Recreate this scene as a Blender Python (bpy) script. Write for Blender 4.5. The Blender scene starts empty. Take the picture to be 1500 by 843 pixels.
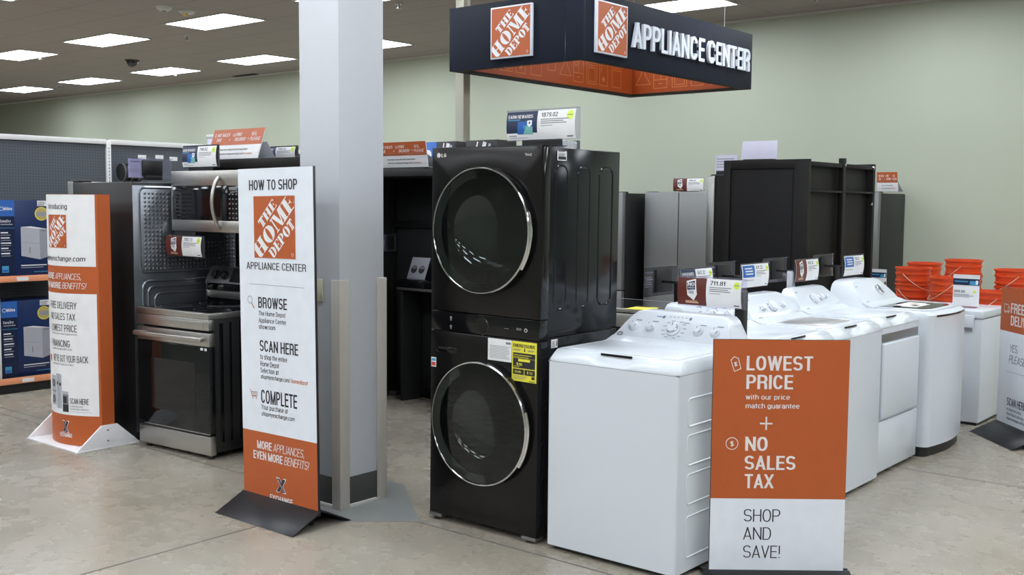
import bpy, bmesh, math, random
from mathutils import Vector, Matrix
random.seed(7)
PI = math.pi
scene = bpy.context.scene
COL = scene.collection

# ------------------------------------------------------------------ camera, light level, exposure
HEAD = math.radians(50.3); PITCH = math.radians(4.526); ROLL = math.radians(0.444)
def to_room(v):
    return Vector((v[0]*math.sin(HEAD) - v[1]*math.cos(HEAD), v[0]*math.cos(HEAD) + v[1]*math.sin(HEAD), v[2]))
_f = Vector((0, math.cos(PITCH), -math.sin(PITCH))); _u = Vector((0, math.sin(PITCH), math.cos(PITCH))); _r = Vector((1, 0, 0))
_right = to_room(_r*math.cos(ROLL) + _u*math.sin(ROLL)); _up = to_room(-_r*math.sin(ROLL) + _u*math.cos(ROLL)); _fw = to_room(_f)
cam_data = bpy.data.cameras.new('camera'); cam = bpy.data.objects.new('camera', cam_data); COL.objects.link(cam)
M = Matrix((( _right[0], _up[0], -_fw[0], 0), (_right[1], _up[1], -_fw[1], 0), (_right[2], _up[2], -_fw[2], 1.61), (0, 0, 0, 1)))
cam.matrix_world = M
cam_data.sensor_width = 36; cam_data.lens = 1570.8/1500*36; cam_data.clip_end = 200
scene.camera = cam
LIGHT_STRENGTH = 16.0
vs = scene.view_settings
scene.display_settings.display_device = 'sRGB'
vs.view_transform = 'Standard'; vs.look = 'None'; vs.gamma = 1.0; vs.exposure = 0.0; vs.use_curve_mapping = False
world = bpy.data.worlds.new('world'); scene.world = world; world.use_nodes = True
world.node_tree.nodes['Background'].inputs[0].default_value = (0.8, 0.85, 0.9, 1)
world.node_tree.nodes['Background'].inputs[1].default_value = 0.05

# ------------------------------------------------------------------ materials
MAT = {}
def lin(c):
    if isinstance(c, str):
        c = [int(c[i:i+2], 16)/255 for i in (0, 2, 4)]
        return tuple((x/12.92 if x <= .04045 else ((x+.055)/1.055)**2.4) for x in c)
    return tuple(c)
def mat(name, c, rough=.5, metal=0., coat=0., spec=.5, noise=None, emit=0., aniso=None, bump=None):
    m = bpy.data.materials.new(name); m.use_nodes = True; nt = m.node_tree
    b = nt.nodes['Principled BSDF']; c = lin(c)
    b.inputs['Base Color'].default_value = (*c, 1); b.inputs['Roughness'].default_value = rough
    b.inputs['Metallic'].default_value = metal; b.inputs['Coat Weight'].default_value = coat; b.inputs['Coat Roughness'].default_value = .05
    b.inputs['Specular IOR Level'].default_value = spec
    if emit:
        b.inputs['Emission Color'].default_value = (*c, 1); b.inputs['Emission Strength'].default_value = emit
    tc = nt.nodes.new('ShaderNodeTexCoord')
    nz = nt.nodes.new('ShaderNodeTexNoise'); mp = nt.nodes.new('ShaderNodeMapping')
    sc, amt, st = noise or (14, .06, (1, 1, 1))
    mp.inputs['Scale'].default_value = st; nz.inputs['Scale'].default_value = sc; nz.inputs['Detail'].default_value = 3
    nt.links.new(tc.outputs['Object'], mp.inputs[0]); nt.links.new(mp.outputs[0], nz.inputs['Vector'])
    cr = nt.nodes.new('ShaderNodeMix'); cr.data_type = 'RGBA'
    cr.inputs[6].default_value = (*[x*(1-amt) for x in c], 1); cr.inputs[7].default_value = (*[min(1, x*(1+amt)) for x in c], 1)
    nt.links.new(nz.outputs['Fac'], cr.inputs[0]); nt.links.new(cr.outputs[2], b.inputs['Base Color'])
    if bump:
        bp = nt.nodes.new('ShaderNodeBump'); bp.inputs['Strength'].default_value = bump; bp.inputs['Distance'].default_value = .002
        nt.links.new(nz.outputs['Fac'], bp.inputs['Height']); nt.links.new(bp.outputs[0], b.inputs['Normal'])
    MAT[name] = m; return m
def glassy(name, tint, trans=.85, rough=.03, ior=1.45):
    m = bpy.data.materials.new(name); m.use_nodes = True; nt = m.node_tree; nt.nodes.clear()
    out = nt.nodes.new('ShaderNodeOutputMaterial'); tr = nt.nodes.new('ShaderNodeBsdfTransparent'); gl = nt.nodes.new('ShaderNodeBsdfGlossy')
    df = nt.nodes.new('ShaderNodeBsdfDiffuse'); m1 = nt.nodes.new('ShaderNodeMixShader'); m2 = nt.nodes.new('ShaderNodeMixShader'); fr = nt.nodes.new('ShaderNodeFresnel')
    tint = lin(tint); tr.inputs[0].default_value = (*tint, 1); df.inputs[0].default_value = (*tint, 1); gl.inputs['Roughness'].default_value = rough; fr.inputs[0].default_value = ior
    m1.inputs[0].default_value = trans; nt.links.new(df.outputs[0], m1.inputs[1]); nt.links.new(tr.outputs[0], m1.inputs[2])
    nt.links.new(fr.outputs[0], m2.inputs[0]); nt.links.new(m1.outputs[0], m2.inputs[1]); nt.links.new(gl.outputs[0], m2.inputs[2]); nt.links.new(m2.outputs[0], out.inputs[0])
    MAT[name] = m; return m

mat('white_board', (.78, .82, .89), .45); mat('white_print', (.80, .80, .81), .45); mat('orange_print', (.47, .098, .020), .45); mat('ink', (.018, .018, .025), .45)
mat('grey_ink', (.20, .20, .22), .5); mat('orange_ink', (.55, .16, .06), .45); mat('navy_print', (.010, .022, .065), .4); mat('navy_ink', (.02, .02, .11), .4)
mat('blue_print', (.018, .12, .42), .4); mat('sky_print', (.06, .30, .55), .4); mat('teal_print', (.18, .45, .42), .4); mat('maroon_print', (.115, .018, .010), .4)
mat('yellow_print', (.80, .72, .05), .5); mat('lime_print', (.62, .80, .10), .5); mat('lavender_card', (.74, .72, .88), .5); mat('tan_ink', (.75, .45, .30), .5)
mat('pale_text', (.78, .74, .73), .45); mat('red_print', (.6, .06, .05), .45); mat('gold_print', (.50, .40, .14), .4)
mat('board_edge', (.02, .02, .025), .5); mat('base_black', (.014, .014, .016), .32, spec=.22); mat('base_white', (.76, .76, .78), .4)
mat('canopy_navy', (.0115, .0145, .025), .6, spec=.12); mat('canopy_dark', (.030, .030, .026), .6, spec=.1); mat('canopy_orange', (.42, .075, .012), .5); mat('canopy_line', (.78, .30, .08), .5)
mat('letter_white', (.70, .74, .82), .4)
mat('white_enamel', (.64, .68, .73), .20, spec=.4, noise=(6, .015, (1, 1, 1))); mat('white_plastic', (.66, .69, .74), .3, coat=.2)
mat('grey_mark', (.16, .17, .19), .4); mat('chrome', (.75, .75, .76), .12, 1.0); mat('knob_chrome', (.78, .79, .82), .16, .9); mat('dark_glass', (.006, .007, .008), .06, spec=.45)
mat('black_steel', (.022, .021, .021), .22, .70, noise=(30, .08, (1, 1, .02))); mat('black_steel_side', (.013, .0155, .018), .14, .40)
mat('gloss_black', (.005, .005, .006), .10, spec=.4); mat('satin_black', (.012, .012, .013), .42); mat('matte_black', (.012, .012, .013), .7)
mat('bowl_black', (.006, .009, .009), .035, spec=.7)
mat('stainless', (.50, .485, .465), .36, 1.0, noise=(40, .10, (1, .03, 1))); mat('stainless_side', (.42, .415, .40), .34, .9, noise=(40, .10, (.03, 1, 1)))
mat('fridge_steel', (.24, .245, .25), .42, .7, noise=(40, .03, (1, 1, .03))); mat('fridge_dark', (.020, .020, .021), .42, .3)
mat('galvanised', (.24, .26, .29), .30, .85, noise=(9, .25, (1, 1, 1))); mat('rack_brown', (.0095, .0085, .0080), .5, spec=.22); mat('rack_panel', (.0075, .0070, .0075), .55, spec=.2)
mat('column_white', (.55, .57, .61), .55, noise=(5, .03, (1, 1, 1)), bump=.05); mat('guard_taupe', (.47, .44, .40), .45); mat('guard_grey', (.055, .055, .052), .55); mat('caulk', (.55, .55, .52), .6)
mat('plate_cream', (.58, .56, .42), .4); mat('pole_beige', (.40, .38, .30), .45)
mat('pegboard', (.078, .090, .106), .6); mat('shelf_white', (.70, .70, .69), .4); mat('shelf_black', (.010, .010, .011), .55); mat('rail_orange', (.75, .30, .15), .4)
mat('box_blue', (.006, .022, .095), .35); mat('box_navy', (.007, .016, .055), .35); mat('box_bright', (.03, .13, .45), .35); mat('machine_grey', (.42, .43, .48), .5); mat('machine_shade', (.30, .31, .36), .5)
mat('bucket_orange', (.68, .070, .012), .38); mat('wire_pale', (.70, .62, .50), .4)
mat('steel_grey', (.30, .30, .31), .35, .9); mat('red_brown', (.10, .02, .012), .4); mat('led_panel', (.94, 1, 1.06), .5, emit=LIGHT_STRENGTH); mat('light_frame', (.62, .62, .60), .5)
mat('black_dome', (.01, .01, .012), .08, coat=.6); mat('amber', (.85, .55, .12), .3)
glassy('acrylic', (.90, .89, .97), .93, .06); glassy('door_glass', (.78, .84, .84), .998, .02, 1.5)

def floor_material():
    m = bpy.data.materials.new('polished_concrete'); m.use_nodes = True; nt = m.node_tree; b = nt.nodes['Principled BSDF']; L = nt.links.new
    tc = nt.nodes.new('ShaderNodeTexCoord')
    def noise(s, d, r=.5):
        n = nt.nodes.new('ShaderNodeTexNoise'); n.inputs['Scale'].default_value = s; n.inputs['Detail'].default_value = d; n.inputs['Roughness'].default_value = r
        L(tc.outputs['Object'], n.inputs['Vector']); return n
    def ramp(src, stops):
        r = nt.nodes.new('ShaderNodeValToRGB'); e = r.color_ramp.elements
        while len(e) < len(stops): e.new(.5)
        for k, (p, c) in zip(e, stops): k.position = p; k.color = (*c, 1)
        L(src, r.inputs[0]); return r
    n1 = noise(.7, 4, .55); r1 = ramp(n1.outputs['Fac'], [(.30, (.285, .250, .195)), (.50, (.335, .300, .245)), (.70, (.375, .345, .295))])
    n2 = noise(5, 5, .6); r2 = ramp(n2.outputs['Fac'], [(.28, (.95, .95, .945)), (.66, (1, 1, 1))])
    v = nt.nodes.new('ShaderNodeTexVoronoi'); v.inputs['Scale'].default_value = 85; L(tc.outputs['Object'], v.inputs['Vector'])
    n3 = noise(1.3, 3); msk = ramp(n3.outputs['Fac'], [(.50, (0, 0, 0)), (.64, (1, 1, 1))])
    sp = ramp(v.outputs['Color'], [(.0, (.55, .52, .47)), (.45, (1, 1, 1)), (.92, (1, 1, 1)), (1, (1.5, 1.45, 1.35))])
    mx = nt.nodes.new('ShaderNodeMix'); mx.data_type = 'RGBA'; mx.blend_type = 'MULTIPLY'; mx.inputs[0].default_value = 1; L(r1.outputs[0], mx.inputs[6]); L(r2.outputs[0], mx.inputs[7])
    m2 = nt.nodes.new('ShaderNodeMix'); m2.data_type = 'RGBA'; m2.blend_type = 'MULTIPLY'; L(msk.outputs[0], m2.inputs[0]); L(mx.outputs[2], m2.inputs[6]); L(sp.outputs[0], m2.inputs[7])
    L(m2.outputs[2], b.inputs['Base Color'])
    rr = ramp(n2.outputs['Fac'], [(.3, (.20,)*3), (.7, (.34,)*3)]); L(rr.outputs[0], b.inputs['Roughness'])
    b.inputs['Specular IOR Level'].default_value = .5
    MAT['concrete'] = m
def ceiling_material():
    m = bpy.data.materials.new('ceiling_tile'); m.use_nodes = True; nt = m.node_tree; b = nt.nodes['Principled BSDF']; L = nt.links.new
    tc = nt.nodes.new('ShaderNodeTexCoord'); sx = nt.nodes.new('ShaderNodeSeparateXYZ'); L(tc.outputs['Object'], sx.inputs[0])
    def line(out, off, size):
        a = nt.nodes.new('ShaderNodeMath'); a.operation = 'ADD'; a.inputs[1].default_value = off + 100*size; L(out, a.inputs[0])
        d = nt.nodes.new('ShaderNodeMath'); d.operation = 'MODULO'; d.inputs[1].default_value = size; L(a.outputs[0], d.inputs[0])
        c = nt.nodes.new('ShaderNodeMath'); c.operation = 'LESS_THAN'; c.inputs[1].default_value = .024; L(d.outputs[0], c.inputs[0]); return c
    lx = line(sx.outputs['X'], 11.1 + .6125 + .012, 1.225); ly = line(sx.outputs['Y'], -7.75 + .306 + .012, .6125)
    mxn = nt.nodes.new('ShaderNodeMath'); mxn.operation = 'MAXIMUM'; L(lx.outputs[0], mxn.inputs[0]); L(ly.outputs[0], mxn.inputs[1])
    n = nt.nodes.new('ShaderNodeTexNoise'); n.inputs['Scale'].default_value = 60; L(tc.outputs['Object'], n.inputs['Vector'])
    r = nt.nodes.new('ShaderNodeValToRGB'); r.color_ramp.elements[0].color = (.295, .255, .24, 1); r.color_ramp.elements[1].color = (.355, .312, .295, 1); L(n.outputs['Fac'], r.inputs[0])
    mx = nt.nodes.new('ShaderNodeMix'); mx.data_type = 'RGBA'; L(mxn.outputs[0], mx.inputs[0]); L(r.outputs[0], mx.inputs[6]); mx.inputs[7].default_value = (.265, .232, .22, 1)
    L(mx.outputs[2], b.inputs['Base Color']); b.inputs['Roughness'].default_value = .85; MAT['ceiling'] = m
floor_material(); ceiling_material()
mat('wall_cream', (.41, .445, .355), .6, noise=(3, .02, (1, 1, .1))); mat('joint', (.10, .095, .085), .8); mat('patch', (.215, .225, .22), .4, noise=(4, .16, (1, 1, 1)))
def pegboard_material():
    m = MAT['pegboard']; nt = m.node_tree; b = nt.nodes['Principled BSDF']; L = nt.links.new
    tc = nt.nodes.new('ShaderNodeTexCoord'); sx = nt.nodes.new('ShaderNodeSeparateXYZ'); L(tc.outputs['Object'], sx.inputs[0]); t = []
    for ax in ('Y', 'Z'):
        d = nt.nodes.new('ShaderNodeMath'); d.operation = 'PINGPONG'; d.inputs[1].default_value = .0127; L(sx.outputs[ax], d.inputs[0])
        p = nt.nodes.new('ShaderNodeMath'); p.operation = 'POWER'; p.inputs[1].default_value = 2; L(d.outputs[0], p.inputs[0]); t.append(p)
    a = nt.nodes.new('ShaderNodeMath'); a.operation = 'ADD'; L(t[0].outputs[0], a.inputs[0]); L(t[1].outputs[0], a.inputs[1])
    c = nt.nodes.new('ShaderNodeMath'); c.operation = 'LESS_THAN'; c.inputs[1].default_value = .0042**2; L(a.outputs[0], c.inputs[0])
    mx = nt.nodes.new('ShaderNodeMix'); mx.data_type = 'RGBA'; L(c.outputs[0], mx.inputs[0]); mx.inputs[6].default_value = (.078, .090, .106, 1); mx.inputs[7].default_value = (.022, .024, .030, 1)
    L(mx.outputs[2], b.inputs['Base Color'])
pegboard_material()

# ------------------------------------------------------------------ mesh helpers
def link(o, parent=None):
    COL.objects.link(o)
    if parent is not None: o.parent = parent
    return o
def tag(o, label=None, cat=None, group=None, kind=None):
    if label: o['label'] = label
    if cat: o['category'] = cat
    if group: o['group'] = group
    if kind: o['kind'] = kind
    return o
def thing(name, label, cat, loc=(0, 0, 0), rz=0., group=None):
    o = bpy.data.objects.new(name, None); o.empty_display_size = .1; link(o)
    o.location = loc; o.rotation_euler = (0, 0, rz); return tag(o, label, cat, group)
def copy_tree(o, parent=None):
    c = o.copy(); COL.objects.link(c)
    if parent is not None: c.parent = parent
    for ch in [k for k in bpy.data.objects if k.parent == o]: copy_tree(ch, c)
    return c
_tmp = bpy.data.meshes.new('scratch')
class MB:
    def __init__(s): s.bm = bmesh.new(); s.mats = []
    def mi(s, m):
        if m not in s.mats: s.mats.append(m)
        return s.mats.index(m)
    def add(s, pb, m, xf=None):
        i = s.mi(m)
        for f in pb.faces: f.material_index = i
        if xf is not None: bmesh.ops.transform(pb, matrix=xf, verts=pb.verts)
        bmesh.ops.recalc_face_normals(pb, faces=pb.faces)
        pb.to_mesh(_tmp); s.bm.from_mesh(_tmp); pb.free(); return s
    def box(s, x0, x1, y0, y1, z0, z1, m, bev=0., seg=2, xf=None, only=None):
        pb = bmesh.new(); bmesh.ops.create_cube(pb, size=1)
        for v in pb.verts: v.co = ((x0+x1)/2 + v.co.x*(x1-x0), (y0+y1)/2 + v.co.y*(y1-y0), (z0+z1)/2 + v.co.z*(z1-z0))
        if bev:
            ed = pb.edges[:]
            if only == 'z': ed = [e for e in ed if abs(e.verts[0].co.z - e.verts[1].co.z) > 1e-6]
            if only == 'x': ed = [e for e in ed if abs(e.verts[0].co.x - e.verts[1].co.x) > 1e-6]
            if only == 'y': ed = [e for e in ed if abs(e.verts[0].co.y - e.verts[1].co.y) > 1e-6]
            bmesh.ops.bevel(pb, geom=ed, offset=bev, segments=seg, affect='EDGES', profile=.5)
        return s.add(pb, m, xf)
    def cyl(s, p, q, r, m, n=24, r2=None, bev=0., cap=True):
        p = Vector(p); q = Vector(q); d = q - p; pb = bmesh.new()
        bmesh.ops.create_cone(pb, cap_ends=cap, segments=n, radius1=r, radius2=r if r2 is None else r2, depth=d.length)
        if bev:
            ed = [e for e in pb.edges if abs(e.verts[0].co.z - e.verts[1].co.z) < 1e-6]
            bmesh.ops.bevel(pb, geom=ed, offset=bev, segments=2, affect='EDGES', profile=.5)
        xf = Matrix.Translation((p+q)/2) @ d.to_track_quat('Z', 'Y').to_matrix().to_4x4()
        return s.add(pb, m, xf)
    def prism(s, pts, d, m, bev=0., seg=2, xf=None):
        """polygon pts (3-D, planar) pushed along the vector d"""
        pb = bmesh.new(); d = Vector(d); a = [pb.verts.new(p) for p in pts]; b = [pb.verts.new(Vector(p)+d) for p in pts]
        pb.faces.new(a); pb.faces.new(b[::-1]); n = len(pts)
        for i in range(n): pb.faces.new((a[i], b[i], b[(i+1) % n], a[(i+1) % n]))
        if bev: bmesh.ops.bevel(pb, geom=pb.edges[:], offset=bev, segments=seg, affect='EDGES', profile=.5)
        return s.add(pb, m, xf)
    def loft(s, rings, m, cap=True, closed=True):
        pb = bmesh.new(); R = [[pb.verts.new(p) for p in r] for r in rings]; n = len(rings[0])
        for a, b in zip(R, R[1:]):
            for i in range(n if closed else n-1): pb.faces.new((a[i], a[(i+1) % n], b[(i+1) % n], b[i]))
        if cap:
            pb.faces.new(R[0]); pb.faces.new(R[-1][::-1])
        return s.add(pb, m)
    def lathe(s, prof, c, ax, m, n=48, closed=False):
        """profile of (radius, offset along ax) turned about the axis ax through c"""
        c = Vector(c); q = Vector(ax).to_track_quat('Z', 'Y').to_matrix()
        rings = [[c + q @ Vector((r*math.cos(2*PI*i/n), r*math.sin(2*PI*i/n), h)) for i in range(n)] for r, h in prof]
        pb = bmesh.new(); R = [[pb.verts.new(p) for p in r] for r in rings]
        pairs = list(zip(R, R[1:])) + ([(R[-1], R[0])] if closed else [])
        for a, b in pairs:
            for i in range(n): pb.faces.new((a[i], a[(i+1) % n], b[(i+1) % n], b[i]))
        bmesh.ops.remove_doubles(pb, verts=pb.verts, dist=1e-6)
        return s.add(pb, m)
    def tube(s, pts, r, m, n=8, closed=False):
        pts = [Vector(p) for p in pts]; pb = bmesh.new(); R = []; q = None; t0 = None
        for i, p in enumerate(pts):
            t = (pts[min(len(pts)-1, i+1)] - pts[max(0, i-1)]).normalized()
            q = t.to_track_quat('Z', 'Y').to_matrix() if q is None else t0.rotation_difference(t).to_matrix() @ q
            t0 = t; R.append([pb.verts.new(p + q @ Vector((r*math.cos(2*PI*k/n), r*math.sin(2*PI*k/n), 0))) for k in range(n)])
        for a, b in zip(R, R[1:]):
            for k in range(n): pb.faces.new((a[k], a[(k+1) % n], b[(k+1) % n], b[k]))
        pb.faces.new(R[0][::-1]); pb.faces.new(R[-1]); return s.add(pb, m)
    def build(s, name, parent=None, smooth=35, loc=None):
        me = bpy.data.meshes.new(name); s.bm.to_mesh(me); s.bm.free()
        for k in s.mats: me.materials.append(MAT[k])
        if smooth:
            me.polygons.foreach_set('use_smooth', [True]*len(me.polygons)); me.set_sharp_from_angle(angle=math.radians(smooth))
        o = bpy.data.objects.new(name, me); link(o, parent)
        if loc: o.location = loc
        return o

# ------------------------------------------------------------------ lettering and flat print
_TXT = {}
def glyphs(s, bold=0., it=0.):
    k = (s, bold, it)
    if k not in _TXT:
        cu = bpy.data.curves.new('scratch_text', 'FONT'); cu.body = s; cu.offset = bold; cu.shear = it; cu.resolution_u = 3; cu.fill_mode = 'FRONT'
        o = bpy.data.objects.new('scratch_text', cu); COL.objects.link(o)
        me = bpy.data.meshes.new_from_object(o.evaluated_get(bpy.context.evaluated_depsgraph_get()))
        V = [(v.co.x, v.co.y) for v in me.vertices]; F = [tuple(p.vertices) for p in me.polygons]
        bpy.data.objects.remove(o); bpy.data.curves.remove(cu); bpy.data.meshes.remove(me); _TXT[k] = (V, F)
    return _TXT[k]
_cv, _ = glyphs('H'); CAP = max(v[1] for v in _cv)
def clip(poly, a, b, c):
    """keep the part of a polygon where a*x+b*y <= c"""
    out = []
    for i, p in enumerate(poly):
        q = poly[(i+1) % len(poly)]; dp = a*p[0]+b*p[1]-c; dq = a*q[0]+b*q[1]-c
        if dp <= 0: out.append(p)
        if dp*dq < 0:
            t = dp/(dp-dq); out.append((p[0]+(q[0]-p[0])*t, p[1]+(q[1]-p[1])*t))
    return out
def _arc(cx, cy, rx, ry, a0, a1, n=12, p=2.35):
    q = []
    for i in range(n+1):
        a = math.radians(a0+(a1-a0)*i/n); c = math.cos(a); t = math.sin(a)
        q.append((cx+rx*math.copysign(abs(c)**(2/p), c), cy+ry*math.copysign(abs(t)**(2/p), t)))
    return q
_S = _arc(.5, .745, .5, .255, 20, 270, 14) + _arc(.5, .255, .5, .235, 90, -165, 14)[1:]
# strokes of each capital on a unit grid: first item the width, then centre lines; 'd' lines are cut level with the top and bottom
SANS = {'A': (.58, ['d', (0, 0), (.5, 1)], ['d', (.5, 1), (1, 0)], ['h', (.2, .26), (.8, .26)]), 'B': (.56, ['v', (0, 0), (0, 1)], ['c', (0, 1)] + _arc(.5, .76, .46, .24, 90, -90) + [(0, .52)], ['c', (0, .52)] + _arc(.5, .26, .5, .26, 90, -90) + [(0, 0)]),
 'C': (.56, ['c'] + _arc(.5, .5, .5, .5, 28, 332, 24)), 'D': (.57, ['v', (0, 0), (0, 1)], ['c', (0, 1), (.3, 1)] + _arc(.45, .5, .55, .5, 90, -90, 16)[1:-1] + [(.3, 0), (0, 0)]), 'E': (.48, ['v', (0, 0), (0, 1)], ['h', (0, 1), (1, 1)], ['h', (0, .52), (.92, .52)], ['h', (0, 0), (1, 0)]),
 'F': (.46, ['v', (0, 0), (0, 1)], ['h', (0, 1), (1, 1)], ['h', (0, .5), (.9, .5)]), 'G': (.58, ['c'] + _arc(.5, .5, .5, .5, 28, 330, 24) + [(1, .42)], ['h', (.55, .45), (1, .45)]), 'H': (.57, ['v', (0, 0), (0, 1)], ['v', (1, 0), (1, 1)], ['h', (0, .52), (1, .52)]),
 'I': (.16, ['v', (.5, 0), (.5, 1)]), 'K': (.57, ['v', (0, 0), (0, 1)], ['d', (0, .38), (1, 1.04)], ['d', (.32, .58), (1.02, 0)]), 'L': (.46, ['v', (0, 0), (0, 1)], ['h', (0, 0), (1, 0)]), 'M': (.70, ['v', (0, 0), (0, 1)], ['v', (1, 0), (1, 1)], ['d', (0, 1), (.5, 0)], ['d', (.5, 0), (1, 1)]),
 'N': (.58, ['v', (0, 0), (0, 1)], ['v', (1, 0), (1, 1)], ['d', (0, 1), (1, 0)]), 'O': (.58, ['o'] + _arc(.5, .5, .5, .5, 0, 360, 32)), 'P': (.54, ['v', (0, 0), (0, 1)], ['c', (0, 1)] + _arc(.5, .73, .5, .27, 90, -90) + [(0, .46)]),
 'R': (.57, ['v', (0, 0), (0, 1)], ['c', (0, 1)] + _arc(.5, .74, .48, .26, 90, -90) + [(0, .48)], ['v', (.97, 0), (.94, .30)], ['c', (.5, .48), (.80, .46), (.93, .36), (.95, .2)]), 'S': (.55, ['c'] + _S), 'T': (.50, ['v', (.5, 0), (.5, 1)], ['h', (-.02, 1), (1.02, 1)]),
 'U': (.57, ['v', (0, .28), (0, 1)], ['v', (1, .28), (1, 1)], ['c', (0, .4)] + _arc(.5, .32, .5, .32, 180, 360) + [(1, .4)]), 'V': (.56, ['d', (0, 1), (.5, 0)], ['d', (.5, 0), (1, 1)]), 'W': (.82, ['d', (0, 1), (.25, 0)], ['d', (.25, 0), (.5, 1)], ['d', (.5, 1), (.75, 0)], ['d', (.75, 0), (1, 1)]),
 'X': (.56, ['d', (0, 0), (1, 1)], ['d', (0, 1), (1, 0)]), 'Y': (.56, ['d', (0, 1), (.5, .42)], ['d', (1, 1), (.5, .42)], ['v', (.5, 0), (.5, .45)]), '!': (.16, ['v', (.5, .30), (.5, 1)], ['h', (.5, 0), (.5, 0)]), "'": (.12, ['v', (.5, .74), (.5, 1)]), ',': (.14, ['d', (.3, -.14), (.6, .08)]), '.': (.14, ['h', (.5, 0), (.5, 0)]), ' ': (.22,),
 '0': (.54, ['o'] + _arc(.5, .5, .5, .5, 0, 360, 32)), '1': (.36, ['v', (.7, 0), (.7, 1)], ['d', (.02, .70), (.7, 1.0)]), '2': (.53, ['c'] + _arc(.5, .72, .5, .28, 170, -20) + [(.06, .04)], ['h', (0, 0), (1, 0)]), '3': (.53, ['c'] + _arc(.5, .75, .48, .25, 165, -90), ['c'] + _arc(.5, .25, .5, .26, 90, -165)),
 '4': (.56, ['v', (.76, 0), (.76, 1)], ['h', (0, .24), (1.04, .24)], ['d', (.02, .24), (.74, 1.02)]), '5': (.53, ['h', (.1, 1), (.95, 1)], ['v', (.08, .5), (.12, 1)], ['c'] + _arc(.48, .30, .52, .30, 140, -165, 16)), '6': (.54, ['o'] + _arc(.5, .30, .5, .30, 0, 360, 24), ['c'] + _arc(.5, .5, .5, .5, 40, 200, 14)), '7': (.52, ['h', (0, 1), (1, 1)], ['d', (.30, 0), (.98, 1)]),
 '8': (.55, ['o'] + _arc(.5, .76, .44, .24, 0, 360, 24), ['o'] + _arc(.5, .26, .5, .26, 0, 360, 24)), '9': (.54, ['o'] + _arc(.5, .70, .5, .30, 0, 360, 24), ['c'] + _arc(.5, .5, .5, .5, 220, 380, 14))}
_x = .72; _ar = lambda x0, x1, y: _arc((x0+x1)/2, y, (x1-x0)/2, _x-y, 180, 0, 10)
_o = ['o'] + _arc(.5, _x/2, .5, _x/2, 0, 360, 24)
SANS.update({'a': (.47, ['v', (1, 0), (1, .5)], ['c', (.06, .55)] + _arc(.52, .52, .46, .20, 155, 0, 10), ['c', (1, .42), (.6, .41)] + _arc(.42, .205, .42, .205, 90, 270, 10) + [(.62, .01), (1, .16)]), 'b': (.50, ['v', (0, 0), (0, 1)], _o), 'c': (.46, ['c'] + _arc(.5, _x/2, .5, _x/2, 35, 325, 20)), 'd': (.50, ['v', (1, 0), (1, 1)], _o),
 'e': (.49, ['c', (1, .36)] + _arc(.5, _x/2, .5, _x/2, 0, 318, 20)[1:], ['h', (.1, .37), (1, .37)]), 'f': (.30, ['v', (.42, 0), (.42, .82)], ['c', (.42, .7)] + _arc(1.0, .80, .58, .20, 180, 90, 6), ['h', (.05, _x), (.9, _x)]), 'g': (.50, _o, ['c', (1, _x), (1, -.02)] + _arc(.5, -.02, .5, .20, 0, -165, 10)[1:]),
 'h': (.49, ['v', (0, 0), (0, 1)], ['c', (0, .40)] + _ar(0, 1, .44) + [(1, 0)]), 'i': (.15, ['v', (.5, 0), (.5, _x)], ['h', (.5, .97), (.5, .97)]), 'k': (.48, ['v', (0, 0), (0, 1)], ['d', (0, .26), (.95, .76)], ['d', (.3, .42), (1.0, 0)]), 'l': (.15, ['v', (.5, 0), (.5, 1)]),
 'm': (.78, ['v', (0, 0), (0, _x)], ['c', (0, .40)] + _ar(0, .5, .46) + [(.5, 0)], ['c', (.5, .40)] + _ar(.5, 1, .46) + [(1, 0)]), 'n': (.49, ['v', (0, 0), (0, _x)], ['c', (0, .40)] + _ar(0, 1, .44) + [(1, 0)]), 'o': (.50, _o), 'p': (.50, ['v', (0, -.24), (0, _x)], _o), 'q': (.50, ['v', (1, -.24), (1, _x)], _o),
 'r': (.31, ['v', (0, 0), (0, _x)], ['c', (0, .36)] + _arc(.75, .44, .75, .28, 180, 75, 7)), 's': (.45, ['c'] + [(a, b*_x) for a, b in _S]), 't': (.30, ['v', (.42, .12), (.42, .93)], ['c', (.42, .3)] + _arc(.85, .16, .43, .16, 180, 275, 6), ['h', (.02, _x), (.92, _x)]), 'u': (.49, ['v', (1, 0), (1, _x)], ['c', (0, _x)] + _arc(.5, .28, .5, .28, 180, 360, 12) + [(1, .4)]),
 'v': (.46, ['d', (0, _x), (.5, 0)], ['d', (.5, 0), (1, _x)]), 'w': (.68, ['d', (0, _x), (.25, 0)], ['d', (.25, 0), (.5, _x)], ['d', (.5, _x), (.75, 0)], ['d', (.75, 0), (1, _x)]), 'x': (.46, ['d', (0, 0), (1, _x)], ['d', (0, _x), (1, 0)]), 'y': (.46, ['d', (0, _x), (.5, 0)], ['d', (.22, -.26), (1, _x)]), 'z': (.44, ['h', (0, _x), (1, _x)], ['h', (0, 0), (1, 0)], ['d', (0, 0), (1, _x)]),
 '/': (.34, ['d', (0, -.06), (1, 1.02)]), '-': (.28, ['h', (0, .36), (1, .36)]), '$': (.53, ['c'] + _S, ['v', (.5, -.12), (.5, 1.1)])})
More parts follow.
